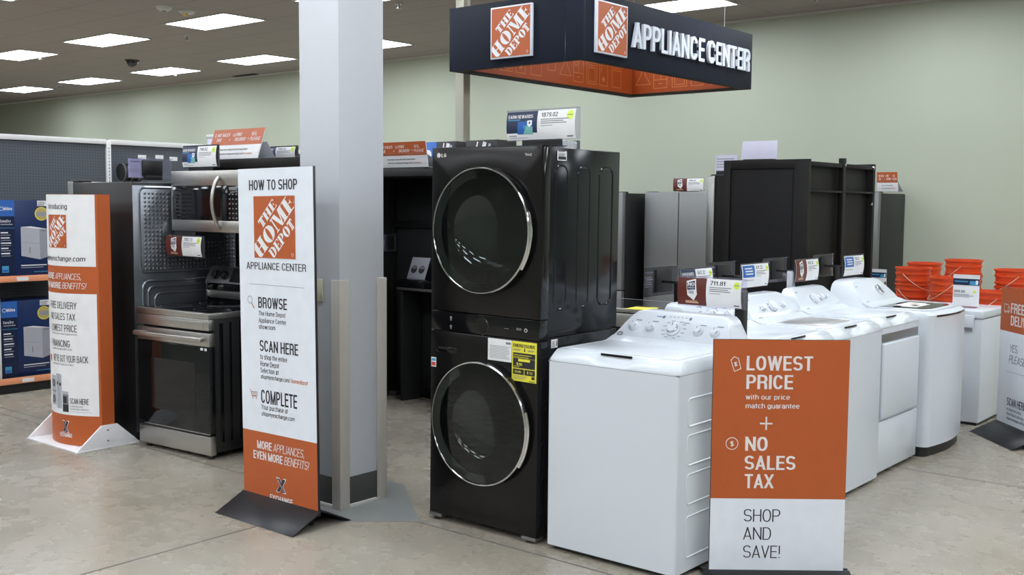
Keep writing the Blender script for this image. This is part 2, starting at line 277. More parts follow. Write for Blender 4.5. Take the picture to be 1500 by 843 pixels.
def sans(txt, wt):
    """outline quads of a line of condensed capitals, cap height 1"""
    V = []; F = []; x = 0.
    def quad(q, lay):
        n = len(V); V.extend([(a, b, lay*.09) for a, b in q]); F.append(tuple(range(n, n+len(q))))
    for ch in txt:
        g = SANS[ch]; w = max(g[0], wt*1.02); m = wt/2; th = wt*.86
        mp = lambda p: (x+m+p[0]*(w-wt), th/2+p[1]*(1-th))
        for lay, st in enumerate(g[1:]):
            k = st[0]; P = [mp(p) for p in st[1:]]
            if k == 'v':
                (ax, ay), (bx, by) = P; lo = min(ay, by); hi = max(ay, by); lo = 0 if -th*.1 < lo < th*.6 else lo; hi = 1 if 1-th*.6 < hi < 1.001 else hi
                if ay > by: ax, bx = bx, ax
                quad([(ax-m, lo), (ax+m, lo), (bx+m, hi), (bx-m, hi)], lay)
            elif k == 'h':
                (ax, ay), (bx, by) = P; quad([(ax-m, ay-th/2), (bx+m, ay-th/2), (bx+m, ay+th/2), (ax-m, ay+th/2)], lay)
            elif k == 'd':
                a = Vector(P[0]); b = Vector(P[1]); d = (b-a).normalized(); n_ = Vector((-d.y, d.x))*wt*.48; e = d*wt
                q = [tuple(a-e-n_), tuple(b+e-n_), tuple(b+e+n_), tuple(a-e+n_)]
                lo, hi = (0, 1) if ch not in ',147KY' else (min(P[0][1], P[1][1])-th*.5 if ch not in '7' else 0, 1)
                if ch == 'Y': lo = .36
                if ch in 'vwxyz/k': lo = min(P[0][1], P[1][1])-th*.5; hi = max(P[0][1], P[1][1])+th*.5
                if ch == 'k': lo = max(lo, 0)
                q = clip(q, 0, 1, hi); q = clip(q, 0, -1, -lo)
                if ch == '1': q = clip(q, 1, 0, mp((.7, 0))[0]+m)
                if ch == '4': q = clip(q, -1, 0, -x)
                if len(q) > 2: quad(q, lay)
            else:
                cl = k == 'o'; P = P[:-1] if cl else P; n = len(P); off = []
                for i in range(n):
                    a = Vector(P[i-1] if (i or cl) else P[0]); c = Vector(P[(i+1) % n] if (i < n-1 or cl) else P[-1]); d = (c-a).normalized(); hz = abs(d.x)
                    off.append(Vector((-d.y*wt/2, d.x*th/2)))
                for i in range(n if cl else n-1):
                    j = (i+1) % n; a = Vector(P[i]); b = Vector(P[j]); quad([tuple(a-off[i]), tuple(b-off[j]), tuple(b+off[j]), tuple(a+off[i])], lay)
        x += w+(.078 if ch != ' ' else .06)
    return V, F
def letters(t, bold, it):
    if all(ch in SANS for ch in t):
        V, F = sans(t, .158 if bold >= .018 else .130 if bold >= 0 else .088)
        return [(a+it*b*.8, b, c) for a, b, c in V], F, 1.
    V, F = glyphs(t, bold, it); return [(a, b, 0.) for a, b in V], F, CAP
def R4(x0, y0, x1, y1): return [(x0, y0), (x1, y0), (x1, y1), (x0, y1)]
def bowl(cx, cy, rx, ry, ix, iy, a0, a1, n=10):
    q = []
    for i in range(n):
        t0 = a0+(a1-a0)*i/n; t1 = a0+(a1-a0)*(i+1)/n
        q.append([(cx+ix*math.cos(t0), cy+iy*math.sin(t0)), (cx+rx*math.cos(t0), cy+ry*math.sin(t0)), (cx+rx*math.cos(t1), cy+ry*math.sin(t1)), (cx+ix*math.cos(t1), cy+iy*math.sin(t1))])
    return q
SLAB = {   # width, convex pieces in a box of height 1
 'T': (.72, [R4(0, .84, .72, 1), [(0, .62), (.05, .84), (0, .84)], [(.72, .62), (.72, .84), (.67, .84)], [(0, .62), (.09, .84), (0, .9)], [(.72, .62), (.72, .9), (.63, .84)], R4(.20, .06, .345, .84), R4(.375, .06, .52, .84), R4(.12, 0, .60, .08)]),
 'H': (.92, [R4(.07, .06, .36, .94), R4(.56, .06, .85, .94), R4(0, 0, .42, .07), R4(0, .93, .42, 1), R4(.50, 0, .92, .07), R4(.50, .93, .92, 1), R4(.36, .46, .56, .54)]),
 'E': (.74, [R4(.07, .06, .36, .94), R4(0, 0, .74, .07), R4(0, .93, .74, 1), [(.74, 0), (.74, .30), (.60, .07)], [(.74, .70), (.74, 1), (.60, .93)], R4(.40, .46, .52, .54), [(.50, .5), (.58, .32), (.58, .68)]]),
 'O': (.86, bowl(.43, .5, .43, .52, .12, .46, PI/2+.06, 3*PI/2-.06) + bowl(.43, .5, .43, .52, .12, .46, -PI/2+.06, PI/2-.06)),
 'M': (1.14, [R4(.08, .06, .16, .94), R4(0, 0, .26, .07), R4(0, .93, .30, 1), [(.20, 1), (.46, 1), (.70, .0), (.52, .0)], [(.62, .16), (.70, .16), (.86, 1), (.78, 1)], R4(.80, .06, 1.07, .94), R4(.74, 0, 1.14, .07), R4(.80, .93, 1.14, 1)]),
 'D': (.86, [R4(.07, .06, .34, .94), R4(0, 0, .44, .07), R4(0, .93, .44, 1)] + bowl(.42, .5, .44, .5, .14, .42, -PI/2, PI/2)),
 'P': (.80, [R4(.07, .06, .34, .94), R4(0, 0, .42, .07), R4(0, .93, .42, 1)] + bowl(.40, .70, .40, .30, .12, .22, -PI/2, PI/2)),
}
class Pr:
    """flat print: coloured shapes in (u, v), laid on a surface by build()"""
    def __init__(s): s.items = []
    def poly(s, pts, m, l=1): k = (len(s.items) % 8)*.05; s.items.append(([(p[0], p[1], k) for p in pts], [tuple(range(len(pts)))], m, l)); return s
    def rect(s, u, v, w, h, m, l=1): return s.poly(R4(u, v, u+w, v+h), m, l)
    def disc(s, u, v, r, m, l=1, n=20, ry=None): return s.poly([(u+r*math.cos(2*PI*i/n), v+(ry or r)*math.sin(2*PI*i/n)) for i in range(n)], m, l)
    def ring(s, u, v, r, w, m, l=1, n=24, a0=0., a1=2*PI, ry=None):
        k = (ry or r)/r
        for q in bowl(u, v, r, r*k, r-w, (r-w)*k if ry else r-w, a0, a1, n): s.poly(q, m, l)
        return s
    def seg(s, p, q, w, m, l=1):
        d = (Vector(q)-Vector(p)).normalized(); n = Vector((-d.y, d.x))*w/2; p = Vector(p)-d*w*.3; q = Vector(q)+d*w*.3
        return s.poly([tuple(p-n), tuple(q-n), tuple(q+n), tuple(p+n)], m, l)
    def path(s, pts, w, m, l=1, closed=False):
        for a, b in zip(pts, pts[1:] + (pts[:1] if closed else [])): s.seg(a, b, w, m, l)
        return s
    def text(s, u, v, w, h, t, m, l=1, bold=.018, it=0.):
        V, F, cap = letters(t, bold, it); x0 = min(p[0] for p in V); x1 = max(p[0] for p in V); kx = w/(x1-x0); ky = h/cap
        s.items.append(([(u+(p[0]-x0)*kx, v+p[1]*ky, p[2]) for p in V], F, m, l)); return s
    def lines(s, u, v, w, h, n, m, l=1, fill=.5, rag=.3):
        rnd = random.Random(int(u*9973+v*7919+n))
        for i in range(n): s.rect(u, v+h-(i+1)*h/n, w*(1-rag*rnd.random()), h/n*fill, m, l)
        return s
    def logo(s, u, v, w, h, l=1, border=0., bg='orange_print', fg='white_print'):
        if border: s.rect(u-border, v-border, w+2*border, h+2*border, fg, l)
        s.rect(u, v, w, h, bg, l+1)
        c = math.sqrt(.5)
        def word(t, s0, s1, t0, t1):
            tot = sum(SLAB[ch][0] for ch in t) + .06*(len(t)-1); k = (s1-s0)/tot; x = s0
            for ch in t:
                wd, pcs = SLAB[ch]
                for pc in pcs:
                    q = [(x+a*k, t0+b*(t1-t0)) for a, b in pc]; q = [(.5+(a-b)*c, .5+(a+b)*c) for a, b in q]
                    for cl in ((1, 0, .985), (-1, 0, -.015), (0, 1, .985), (0, -1, -.015)): q = clip(q, *cl) if len(q) > 2 else q
                    if len(q) > 2: s.poly([(u+a*w, v+b*h) for a, b in q], fg, l+2)
                x += (wd+.06)*k
        word('THE', -.22, .30, .185, .345); word('HOME', -.63, .63, -.125, .145); word('DEPOT', -.38, .38, -.345, -.17)
        s.ring(u+.935*w, v+.065*h, .025*w, .006*w, fg, l+2, 12)
        return s
    def exchange(s, u, v, w, h, l=1):
        """two crossed bent strokes, navy on a white outline"""
        a = [(0, 0), (.30, 0), (.62, .40), (1, .92), (1, 1), (.72, 1), (.44, .60), (.0, .08)]
        b = [(.0, 1), (.34, 1), (.62, .60), (1, 0), (.66, 0), (.36, .44)]
        for q in (a, b):
            s.poly([(u+(p[0]*1.22-.11)*w, v+(p[1]*1.14-.07)*h) for p in q], 'white_print', l)
        s.poly([(u+p[0]*w, v+p[1]*h) for p in a], 'ink', l+1); s.poly([(u+p[0]*w, v+p[1]*h) for p in b], 'navy_ink', l+2)
        s.seg((u+.16*w, v+.9*h), (u+.80*w, v+.1*h), w*.07, 'tan_ink', l+3); return s
    def build(s, name, parent, fn, cuts_u=(), cuts_v=(), eps=.0007):
        bm = bmesh.new(); mats = []
        for V, F, m, l in s.items:
            if m not in mats: mats.append(m)
            i = mats.index(m); vv = [bm.verts.new((p[0], p[1], l+p[2])) for p in V]
            for f in F:
                try:
                    k = bm.faces.new([vv[j] for j in f]); k.material_index = i
                    if k.calc_area() > 0:
                        k.normal_update()
                        if k.normal.z < 0: k.normal_flip()
                except ValueError: pass
        for ax, cs in ((0, cuts_u), (1, cuts_v)):
            for c in cs:
                no = [0, 0, 0]; no[ax] = 1; co = [0, 0, 0]; co[ax] = c
                bmesh.ops.bisect_plane(bm, geom=bm.verts[:]+bm.edges[:]+bm.faces[:], plane_co=co, plane_no=no, dist=1e-6)
        for v in bm.verts: v.co = fn(v.co.x, v.co.y, v.co.z*eps)
        me = bpy.data.meshes.new(name); bm.to_mesh(me); bm.free()
        for k in mats: me.materials.append(MAT[k])
        o = bpy.data.objects.new(name, me); return link(o, parent)
def front(y=0., x0=0., z0=0.): return lambda u, v, d: (x0+u, y-d, z0+v)      # faces -y
def struct(name, mb, parent=None, **k):
    o = mb.build(name, parent, **k)
    if parent is None: o['kind'] = 'structure'
    return o
# ------------------------------------------------------------------ the room
XL, XR, YN, YB, CEIL = -31., 7.2, -8.5, 11.45, 3.75
struct('floor', MB().box(XL, XR, YN, YB, -.1, 0, 'concrete'), smooth=0)
struct('ceiling', MB().box(XL, XR, YN, YB, CEIL, CEIL+.1, 'ceiling'), smooth=0)
struct('wall_back', MB().box(XL, XR, YB, YB+.15, 0, CEIL, 'wall_cream'), smooth=0)
struct('wall_left', MB().box(XL-.15, XL, YN, YB, 0, CEIL, 'wall_cream'), smooth=0)
struct('wall_right', MB().box(XR, XR+.15, YN, YB, 0, CEIL, 'wall_cream'), smooth=0)
struct('wall_front', MB().box(XL, XR, YN-.15, YN, 0, CEIL, 'wall_cream'), smooth=0)
struct('trim_1', MB().box(XL, XR, YB-.02, YB, CEIL-.025, CEIL, 'light_frame'), smooth=0)
J = MB()
for x0, x1, y0, y1 in ((-4.295, -4.285, YN, 3.80), (-14, -2.2, 3.775, 3.785), (-3.05, 7, 6.525, 6.535), (-9.5, -6.9, 3.668, 3.678), (-.7, -.69, YN, YB), (-4.35, -4.342, 4.47, 11.4)):
    J.box(x0, x1, y0, y1, .0002, .001, 'joint')
J.build('floor_joint', smooth=0)['kind'] = 'structure'
pm = MB(); pm.prism([(-4.75, 3.53, .0003), (-4.03, 3.53, .0003), (-3.74, 3.785, .0003), (-4.31, 4.24, .0003), (-4.75, 4.24, .0003)], (0, 0, .0009), 'patch')
pm.build('floor_patch', smooth=0)['kind'] = 'structure'

# white column with corner guards
cx0, cx1, cy0, cy1 = -4.50, -4.19, 3.66, 3.97
col_o = struct('column', MB().box(cx0, cx1, cy0, cy1, 0, CEIL, 'column_white', .004))
MB().box(cx0-.003, cx1+.003, cy0-.003, cy1+.003, .02, .165, 'guard_grey', .002).box(cx0-.008, cx1+.008, cy0-.008, cy1+.008, 0, .02, 'caulk', .004).build('baseboard', col_o)
for sx, sy in ((1, -1), (1, 1), (-1, -1), (-1, 1)):
    gx = cx1 if sx > 0 else cx0; gy = cy0 if sy < 0 else cy1; g = MB(); t = .012; wd = .055
    pts = [(gx+sx*t, gy+sy*t), (gx+sx*t, gy-sy*wd), (gx+sx*.001, gy-sy*wd), (gx+sx*.001, gy+sy*.001), (gx-sx*wd, gy+sy*.001), (gx-sx*wd, gy+sy*t)]
    g.prism([(a, b, 0) for a, b in pts], (0, 0, 1.205), 'guard_taupe', .003); g.build('corner_guard', col_o)
pl = MB().box(-4.40, -4.318, cy0-.008, cy0-.001, 1.085, 1.205, 'plate_cream', .002); pl.build('cover_plate', col_o)
pp = MB().box(-5.864, -5.777, 6.34, 6.42, 0, CEIL, 'pole_beige', .004); o = tag(pp.build('power_pole'), 'thin beige power pole rising to the ceiling behind the black washer tower', 'pole')

# ceiling lights on the 8 ft grid
def light_mesh():
    f = MB(); w, d = .6125, .30625; b = .022
    f.box(-w, w, -d, -d+b, -.012, .0, 'light_frame').box(-w, w, d-b, d, -.012, 0, 'light_frame').box(-w, -w+b, -d+b, d-b, -.012, 0, 'light_frame').box(w-b, w, -d+b, d-b, -.012, 0, 'light_frame')
    return f
lab = {(0, 7.75): 'large bright ceiling light panel beside the two ceiling sensors left of the column', (-1, 7.75): 'bright ceiling light panel second from the column in the nearer left row',
       (-2, 7.75): 'ceiling light panel cut by the left edge of the photo, nearer row', (1, 7.75): 'ceiling light panel peeking out right of the column at the top edge',
       (-1, 10.2): 'ceiling light panel in the far row just left of the white column', (-2, 10.2): 'ceiling light panel in the far row beyond the black dome camera',
       (-3, 10.2): 'ceiling light panel in the far row, third left from the column', (-4, 10.2): 'ceiling light panel in the far row cut by the left edge of the photo',
       (0, 10.2): 'ceiling light panel in the far row just right of the white column', (2, 10.2): 'ceiling light panel above the right end of the hanging sign'}
first = None
for iy in range(-5, 2):
    y = 7.75 + 2.45*iy
    for ix in range(-4, 7):
        x = -11.1 + 2.45*ix; key = (ix, round(y, 2))
        known = key in lab
        if first is None:
            t = first = thing('ceiling_light', '', 'ceiling light', (x, y, CEIL-.001), 0, 'recessed ceiling lights')
            light_mesh().build('light_frame', t, 0)
            MB().box(-.5905, .5905, -.284, .284, -.008, -.002, 'led_panel').build('diffuser', t, 0)
        else:
            t = copy_tree(first); t.location = (x, y, CEIL-.001)
        t['label'] = lab[key] if known else 'recessed rectangular ceiling light panel outside the edges of the photo'
        t['category'] = 'ceiling light'
for i, (x, y, l) in enumerate(((-12.33, 8.19, 'small sprinkler head between the largest light panel and the far row'), (-15.8, 7.97, 'small sprinkler head near the left edge of the ceiling'), (-15.99, 10.39, 'small sprinkler head right of the dome camera, close to the wall'),
                  (-19.56, 10.22, 'small sprinkler head at far left close to the wall'), (-8.48, 8.26, 'small sprinkler head just right of the white column'), (-4.77, 10.59, 'small sprinkler head above the bare wall right of the hanging sign'))):
    s = thing('sprinkler_head', l, 'sprinkler', (x, y, CEIL), 0, 'ceiling sprinklers')
    MB().cyl((0, 0, -.012), (0, 0, 0), .045, 'light_frame', 20).build('escutcheon', s)
    MB().cyl((0, 0, -.055), (0, 0, -.012), .012, 'steel_grey', 10).cyl((0, 0, -.062), (0, 0, -.055), .028, 'steel_grey', 14).build('nozzle', s)
s = thing('smoke_detector', 'round white smoke detector left of the largest ceiling light', 'detector', (-10.72, 6.83, CEIL))
MB().lathe([(0, -.045), (.05, -.045), (.075, -.03), (.09, -.006), (.09, 0), (0, 0)], (0, 0, 0), (0, 0, 1), 'light_frame', 28).build('housing', s); MB().cyl((0, 0, -.058), (0, 0, -.044), .022, 'steel_grey', 14).build('sensor', s)
s = thing('emergency_light', 'round ceiling fitting with two tiny amber lamps beside the largest light', 'emergency light', (-10.76, 7.15, CEIL))
MB().lathe([(0, -.03), (.07, -.03), (.095, -.006), (.095, 0), (0, 0)], (0, 0, 0), (0, 0, 1), 'light_frame', 28).build('housing', s)
for dx in (-.03, .03): MB().cyl((dx, -.02, -.055), (dx, -.02, -.028), .016, 'amber', 12).build('lamp', s)
s = thing('dome_camera', 'small black dome security camera on the ceiling', 'camera', (-15.17, 9.1, CEIL))
MB().lathe([(0, -.02), (.10, -.02), (.11, 0), (0, 0)], (0, 0, 0), (0, 0, 1), 'satin_black', 28).build('mount', s)
MB().lathe([(.085, -.02), (.08, -.06), (.055, -.095), (.02, -.11), (0, -.112)], (0, 0, 0), (0, 0, 1), 'black_dome', 28).build('dome', s)
v = MB().box(-.30, .30, -.05, .05, -.012, 0, 'matte_black', .003).build('air_slot'); v.location = (-15.35, 11.33, CEIL); tag(v, 'small dark slot in the ceiling edge above the back wall', 'vent')

# hanging sign: an open rectangular ring of panels, orange inside
hs = thing('hanging_sign', 'large dark hanging appliance center sign box, orange inside, above the washer tower', 'sign', (-5.65, 6.04, 2.60))
W, D, H_ = 1.25, 2.47, .47; lip = .075
pn = MB().box(0, W, 0, .03, 0, H_, 'canopy_navy', .002).box(W-.03, W, .03, D, 0, H_, 'canopy_navy', .002).box(0, W-.03, D-.03, D, 0, H_, 'canopy_navy', .002).box(0, .03, .03, D-.03, 0, H_, 'canopy_navy', .002)
pn.box(1.098, 1.101, -.0008, .0, .004, H_-.004, 'gloss_black')
pn.build('outer_panel', hs)
MB().box(.005, W-.005, .005, lip, .002, .02, 'canopy_dark').box(.005, W-.005, D-lip, D-.005, .002, .02, 'canopy_dark').box(.005, lip, lip, D-lip, .002, .02, 'canopy_dark').box(W-lip, W-.005, lip, D-lip, .002, .02, 'canopy_dark').build('bottom_lip', hs, 0)
ih = .36
MB().box(lip, W-lip, lip-.01, lip, .02, ih, 'canopy_orange').box(lip, W-lip, D-lip, D-lip+.01, .02, ih, 'canopy_orange').box(lip-.01, lip, lip, D-lip, .02, ih, 'canopy_orange').box(W-lip, W-lip+.01, lip, D-lip, .02, ih, 'canopy_orange').build('inner_liner', hs, 0)
def icons(length):
    """outline pictures of appliances: range, fridge, hood, dishwasher, oven, in a row"""
    p = Pr(); x = .04; m = 'canopy_line'; q = .0045; k = 0
    while x < length-.16:
        w = .16; kind = k % 6
        if kind == 0:      # range hood
            p.path([(x+.06, .20), (x+.10, .20), (x+.10, .14), (x+.16, .05), (x, .05), (x+.06, .14)], q, m, closed=True)
        elif kind == 1:    # refrigerator with bottom freezer and a handle
            p.path(R4(x, .01, x+.14, .24), q, m, closed=True).path([(x, .085), (x+.14, .085)], q, m).path([(x+.075, .09), (x+.075, .235)], q, m).path([(x+.05, .05), (x+.09, .05)], q, m).ring(x+.035, .165, .024, q, m)
        elif kind == 2:    # range with knobs and an oven window
            p.path(R4(x, .01, x+.15, .24), q, m, closed=True).path([(x, .195), (x+.15, .195)], q, m).path(R4(x+.025, .03, x+.125, .15), q, m, closed=True).path([(x+.02, .17), (x+.13, .17)], q, m)
            for j in range(4): p.disc(x+.03+.03*j, .218, .007, m, 1, 8)
        elif kind == 3:    # freezer with a snowflake
            p.path(R4(x, .01, x+.12, .24), q, m, closed=True).path([(x+.025, .12), (x+.025, .20)], q, m)
            for j in range(3):
                a = j*PI/3; p.seg((x+.06-.03*math.cos(a), .065-.03*math.sin(a)), (x+.06+.03*math.cos(a), .065+.03*math.sin(a)), q, m)
            p.ring(x+.06, .065, .018, q*.8, m, 1, 12)
        elif kind == 4:    # dishwasher
            p.path(R4(x, .01, x+.14, .22), q, m, closed=True).path([(x+.03, .18), (x+.11, .18)], q, m).path([(x, .16), (x+.14, .16)], q, m)
        else:              # cooking pot
            p.path([(x+.02, .16), (x+.14, .16), (x+.13, .07), (x+.03, .07)], q, m, closed=True).path([(x+.0, .17), (x+.16, .17)], q, m)
        x += w+.035; k += 1
    return p
icons(W-2*lip).build('icon_print', hs, lambda u, v, d: (lip+u, D-lip-d-.001, .05+v))
icons(D-2*lip).build('icon_print', hs, lambda u, v, d: (lip+d+.001, lip+u, .05+v))
icons(W-2*lip).build('icon_print', hs, lambda u, v, d: (W-lip-u, lip+d+.001, .05+v))
icons(D-2*lip).build('icon_print', hs, lambda u, v, d: (W-lip-d-.001, D-lip-u, .05+v))
lg = MB().box(.434, .817, -.025, -.001, .053, .424, 'letter_white', .002).build('logo_plate', hs); Pr().logo(.445, .064, .361, .349).build('logo_print', lg, front(-.0255))
lg = MB().box(W+.001, W+.025, .128, .510, .056, .420, 'letter_white', .002).build('logo_plate', hs); Pr().logo(.139, .067, .36, .342).build('logo_print', lg, lambda u, v, d: (W+.0255+d, u, v))
def letters3d(t, u, v, w, h, dep, m, bold):
    V, F, cap = letters(t, bold, 0); x0 = min(p[0] for p in V); x1 = max(p[0] for p in V); kx = w/(x1-x0); ky = h/cap
    bm = bmesh.new(); vv = [bm.verts.new((u+(p[0]-x0)*kx, v+p[1]*ky, -p[2]*.008)) for p in V]
    for f in F:
        try: bm.faces.new([vv[j] for j in f])
        except ValueError: pass
    r = bmesh.ops.extrude_face_region(bm, geom=bm.faces[:]); bmesh.ops.translate(bm, vec=(0, 0, dep), verts=[g for g in r['geom'] if isinstance(g, bmesh.types.BMVert)])
    bmesh.ops.recalc_face_normals(bm, faces=bm.faces[:]); mb = MB(); mb.bm = bm; mb.mi(m); return mb
for t, u, w in (('APPLIANCE', .582, 1.035), ('CENTER', 1.671, .717)):
    mb = letters3d(t, u, .143, w, .182, .022, 'letter_white', .03)
    for q in mb.bm.verts: q.co = (W+.006+q.co.z, q.co.x, q.co.y)
    bmesh.ops.recalc_face_normals(mb.bm, faces=mb.bm.faces[:]); mb.build('lettering', hs, 0)
for x, y in ((.10, .10), (W-.1, .1), (.1, D-.1), (W-.08, D-.35)):
    MB().cyl((x, y, H_-.02), (x, y, CEIL-2.60), .0025, 'steel_grey', 6).build('suspension_wire', hs)
MB().box(.03, W-.03, .09, .11, H_-.03, H_-.01, 'steel_grey').box(.03, W-.03, D-.11, D-.09, H_-.03, H_-.01, 'steel_grey').box(W-.09, W-.07, .11, D-.11, H_-.03, H_-.01, 'steel_grey').build('hanging_bar', hs, 0)
# ------------------------------------------------------------------ appliances
def rrect_ring(x0, x1, z0, z1, r, w, n=5):
    """outer and inner outline of a rounded frame in a plane"""
    def ol(g):
        P = []
        for cx, cz, a0 in ((x1-r, z1-r, 0), (x0+r, z1-r, PI/2), (x0+r, z0+r, PI), (x1-r, z0+r, 1.5*PI)):
            for i in range(n+1):
                a = a0+PI/2*i/n; P.append((cx+(r-g)*math.cos(a), cz+(r-g)*math.sin(a)))
        return P
    return ol(0), ol(w)
def emboss(mb, fn, x0, x1, z0, z1, r, w, h, m):
    """a pressed rounded frame standing h proud; fn(a, b, d) gives the point on the surface"""
    o, i = rrect_ring(x0, x1, z0, z1, r, w); mo, mi_ = rrect_ring(x0+w*.35, x1-w*.35, z0+w*.35, z1-w*.35, max(r-w*.35, .002), w*.3)
    pb = bmesh.new(); rings = [(o, 0), (mo, h), (mi_, h), (i, 0)]; R = [[pb.verts.new(fn(a, b, d)) for a, b in q] for q, d in rings]; n = len(o)
    for p, q in zip(R, R[1:]):
        for k in range(n): pb.faces.new((p[k], p[(k+1) % n], q[(k+1) % n], q[k]))
    i_ = mb.mi(m)
    for f in pb.faces: f.material_index = i_
    pb.to_mesh(_tmp); mb.bm.from_mesh(_tmp); pb.free()

# black stacked washer and dryer tower
lg = thing('laundry_tower', 'tall black stacked washer dryer tower with two round glass doors beside the white column', 'laundry tower', (-3.407, 3.875, .003))
lg.rotation_euler = (0, math.radians(.45), math.radians(.8))
hw = .343; dp = .655
b = MB().box(-hw+.004, hw-.004, .07, dp, .03, .975, 'black_steel_side', .004).box(-hw+.004, hw-.004, .07, dp, .985, 1.868, 'black_steel_side', .004)
b.box(-hw+.02, hw-.02, .09, dp-.02, .97, .99, 'gloss_black')
for z0, z1 in ((1.10, 1.79), (.10, .88)):
    for y0, y1 in ((.105, .215), (.29, .40), (.47, .60)):
        emboss(b, lambda a, c, d: (hw-.0042+d, a, c), y0, y1, z0, z1, .045, .012, .003, 'black_steel_side')
b.build('cabinet', lg)
def holed(mb, x0, x1, z0, z1, y0, y1, cx, cz, r, m, n=96, rd=.006):
    """a panel with a round opening through it and slightly rounded edges"""
    C = [(cx+r*math.cos(2*PI*i/n), cz+r*math.sin(2*PI*i/n)) for i in range(n)]
    def out(g):
        q = []
        for i in range(n):
            dx = math.cos(2*PI*i/n); dz = math.sin(2*PI*i/n); t = []
            if dx > 1e-9: t.append((x1-g-cx)/dx)
            if dx < -1e-9: t.append((x0+g-cx)/dx)
            if dz > 1e-9: t.append((z1-g-cz)/dz)
            if dz < -1e-9: t.append((z0+g-cz)/dz)
            k = min(t); q.append([cx+dx*k, cz+dz*k])
        for X in (x0+g, x1-g):
            for Z in (z0+g, z1-g):
                b = min(q, key=lambda p: (p[0]-X)**2+(p[1]-Z)**2); b[0] = X; b[1] = Z
        return q
    o = out(rd); e = out(0)
    rings = [[(a, y1, c) for a, c in C], [(a, y0, c) for a, c in C], [(a, y0, c) for a, c in o], [(a, y0+rd*.3, c) for a, c in out(rd*.3)], [(a, y0+rd, c) for a, c in e], [(a, y1, c) for a, c in e]]
    mb.loft(rings, m, cap=False)
fp = MB(); holed(fp, -hw, hw, 1.066, 1.874, 0, .068, .006, 1.472, .292, 'black_steel'); holed(fp, -hw, hw, .03, .965, 0, .068, .006, .537, .292, 'black_steel')
fp.box(hw-.010, hw+.0006, .012, .067, 1.07, 1.868, 'gloss_black', .001).box(hw-.010, hw+.0006, .012, .067, .034, .960, 'gloss_black', .001)
fp.build('front_panel', lg)
MB().box(-hw+.001, hw-.001, .004, .066, .968, 1.063, 'gloss_black', .002).build('control_panel', lg)
d = MB().lathe([(.036, 0), (.043, -.001), (.046, -.006), (.043, -.011), (.040, -.008), (.037, -.004)], (-.008, .0035, 1.012), (0, -1, 0), 'steel_grey', 40, True); d.lathe([(0, .004), (.036, .004), (.039, .0)], (-.008, .0035, 1.012), (0, -1, 0), 'gloss_black', 36); d.build('dial', lg)
p = Pr().ring(-.21, 1.035, .006, .002, 'pale_text').rect(-.214, 1.022, .008, .0025, 'pale_text').ring(-.21, .992, .006, .002, 'pale_text').rect(-.214, .980, .008, .0025, 'pale_text')
p.text(.205, 1.008, .03, .012, '88', 'grey_ink').ring(.262, 1.012, .009, .0025, 'pale_text').rect(.13, 1.01, .03, .002, 'grey_ink'); p.build('control_print', lg, front(.004))
def porthole(z, name):
    k = MB(); c = (.006, 0, z); ax = (0, -1, 0)
    k.lathe([(.302, .0), (.306, .018), (.305, .034), (.300, .041), (.294, .041), (.291, .036), (.291, .0)], c, ax, 'gloss_black', 72, True)
    dr = k.build(name, lg)
    MB().lathe([(.3035, .034), (.3030, .042), (.300, .0455), (.296, .0455), (.2945, .042)], c, ax, 'chrome', 72, True).build('trim_ring', dr)
    MB().lathe([(.294, .038), (.275, .036), (.252, .033), (.246, .016), (.242, .002), (.233, -.014), (.217, -.029), (.195, -.041), (.165, -.0505), (.13, -.057), (.09, -.061), (.045, -.063), (0, -.064)], c, ax, 'bowl_black', 72).build('door_bowl', dr, 60)
    MB().lathe([(.296, .040), (.24, .0445), (.16, .047), (.08, .048), (0, .0485)], c, ax, 'door_glass', 72).build('glass', dr, 60)
    g = MB(); pts = [(.306*math.cos(a)+.004, -.030, z+.306*math.sin(a)) for a in [math.radians(q) for q in range(-34, 22, 4)]]
    g.tube(pts, .008, 'chrome', 10); g.build('door_handle', dr)
porthole(1.472, 'dryer_door'); porthole(.537, 'washer_door')
MB().box(-.305, -.165, -.0015, .02, .856, .886, 'gloss_black', .004).box(-.29, -.22, -.003, -.001, .873, .884, 'satin_black', .001).build('detergent_drawer', lg)
q = MB(); emboss(q, lambda a, c, d: (a, .0002-d, c), -.300, -.142, .042, .168, .006, .004, .0012, 'gloss_black'); q.box(-.235, -.205, -.002, .004, .158, .168, 'gloss_black', .001); q.build('filter_cover', lg)
for x in (-.31, .29):
    MB().box(x-.035, x+.05, -.002, .06, .012, .03, 'steel_grey', .003).cyl((x, .03, -.003), (x, .03, .014), .02, 'satin_black', 12).build('foot', lg)
for x in (-.29, .29): MB().cyl((x, dp-.06, -.003), (x, dp-.06, .031), .02, 'satin_black', 12).build('foot', lg)
p = Pr().disc(-.297, 1.835, .012, 'pale_text').ring(-.297, 1.835, .008, .0018, 'grey_ink', 2, a0=.3, a1=5.0).text(-.279, 1.826, .032, .018, 'LG', 'pale_text', 1, .02); p.text(.245, 1.826, .040, .011, 'ThinQ', 'pale_text', 1, .0); p.build('brand_print', lg, front(-.0003))
eg = MB().box(.186, .333, -.0022, -.001, .769, .958, 'yellow_print').build('energy_label', lg, 0)
p = Pr().text(.194, .930, .130, .016, 'ENERGYGUIDE', 'ink', 1, .03).seg((.262, .928), (.262, .914), .004, 'ink').poly([(.255, .918), (.269, .918), (.262, .910)], 'ink').lines(.193, .914, .05, .010, 2, 'grey_ink').lines(.28, .914, .042, .010, 2, 'grey_ink')
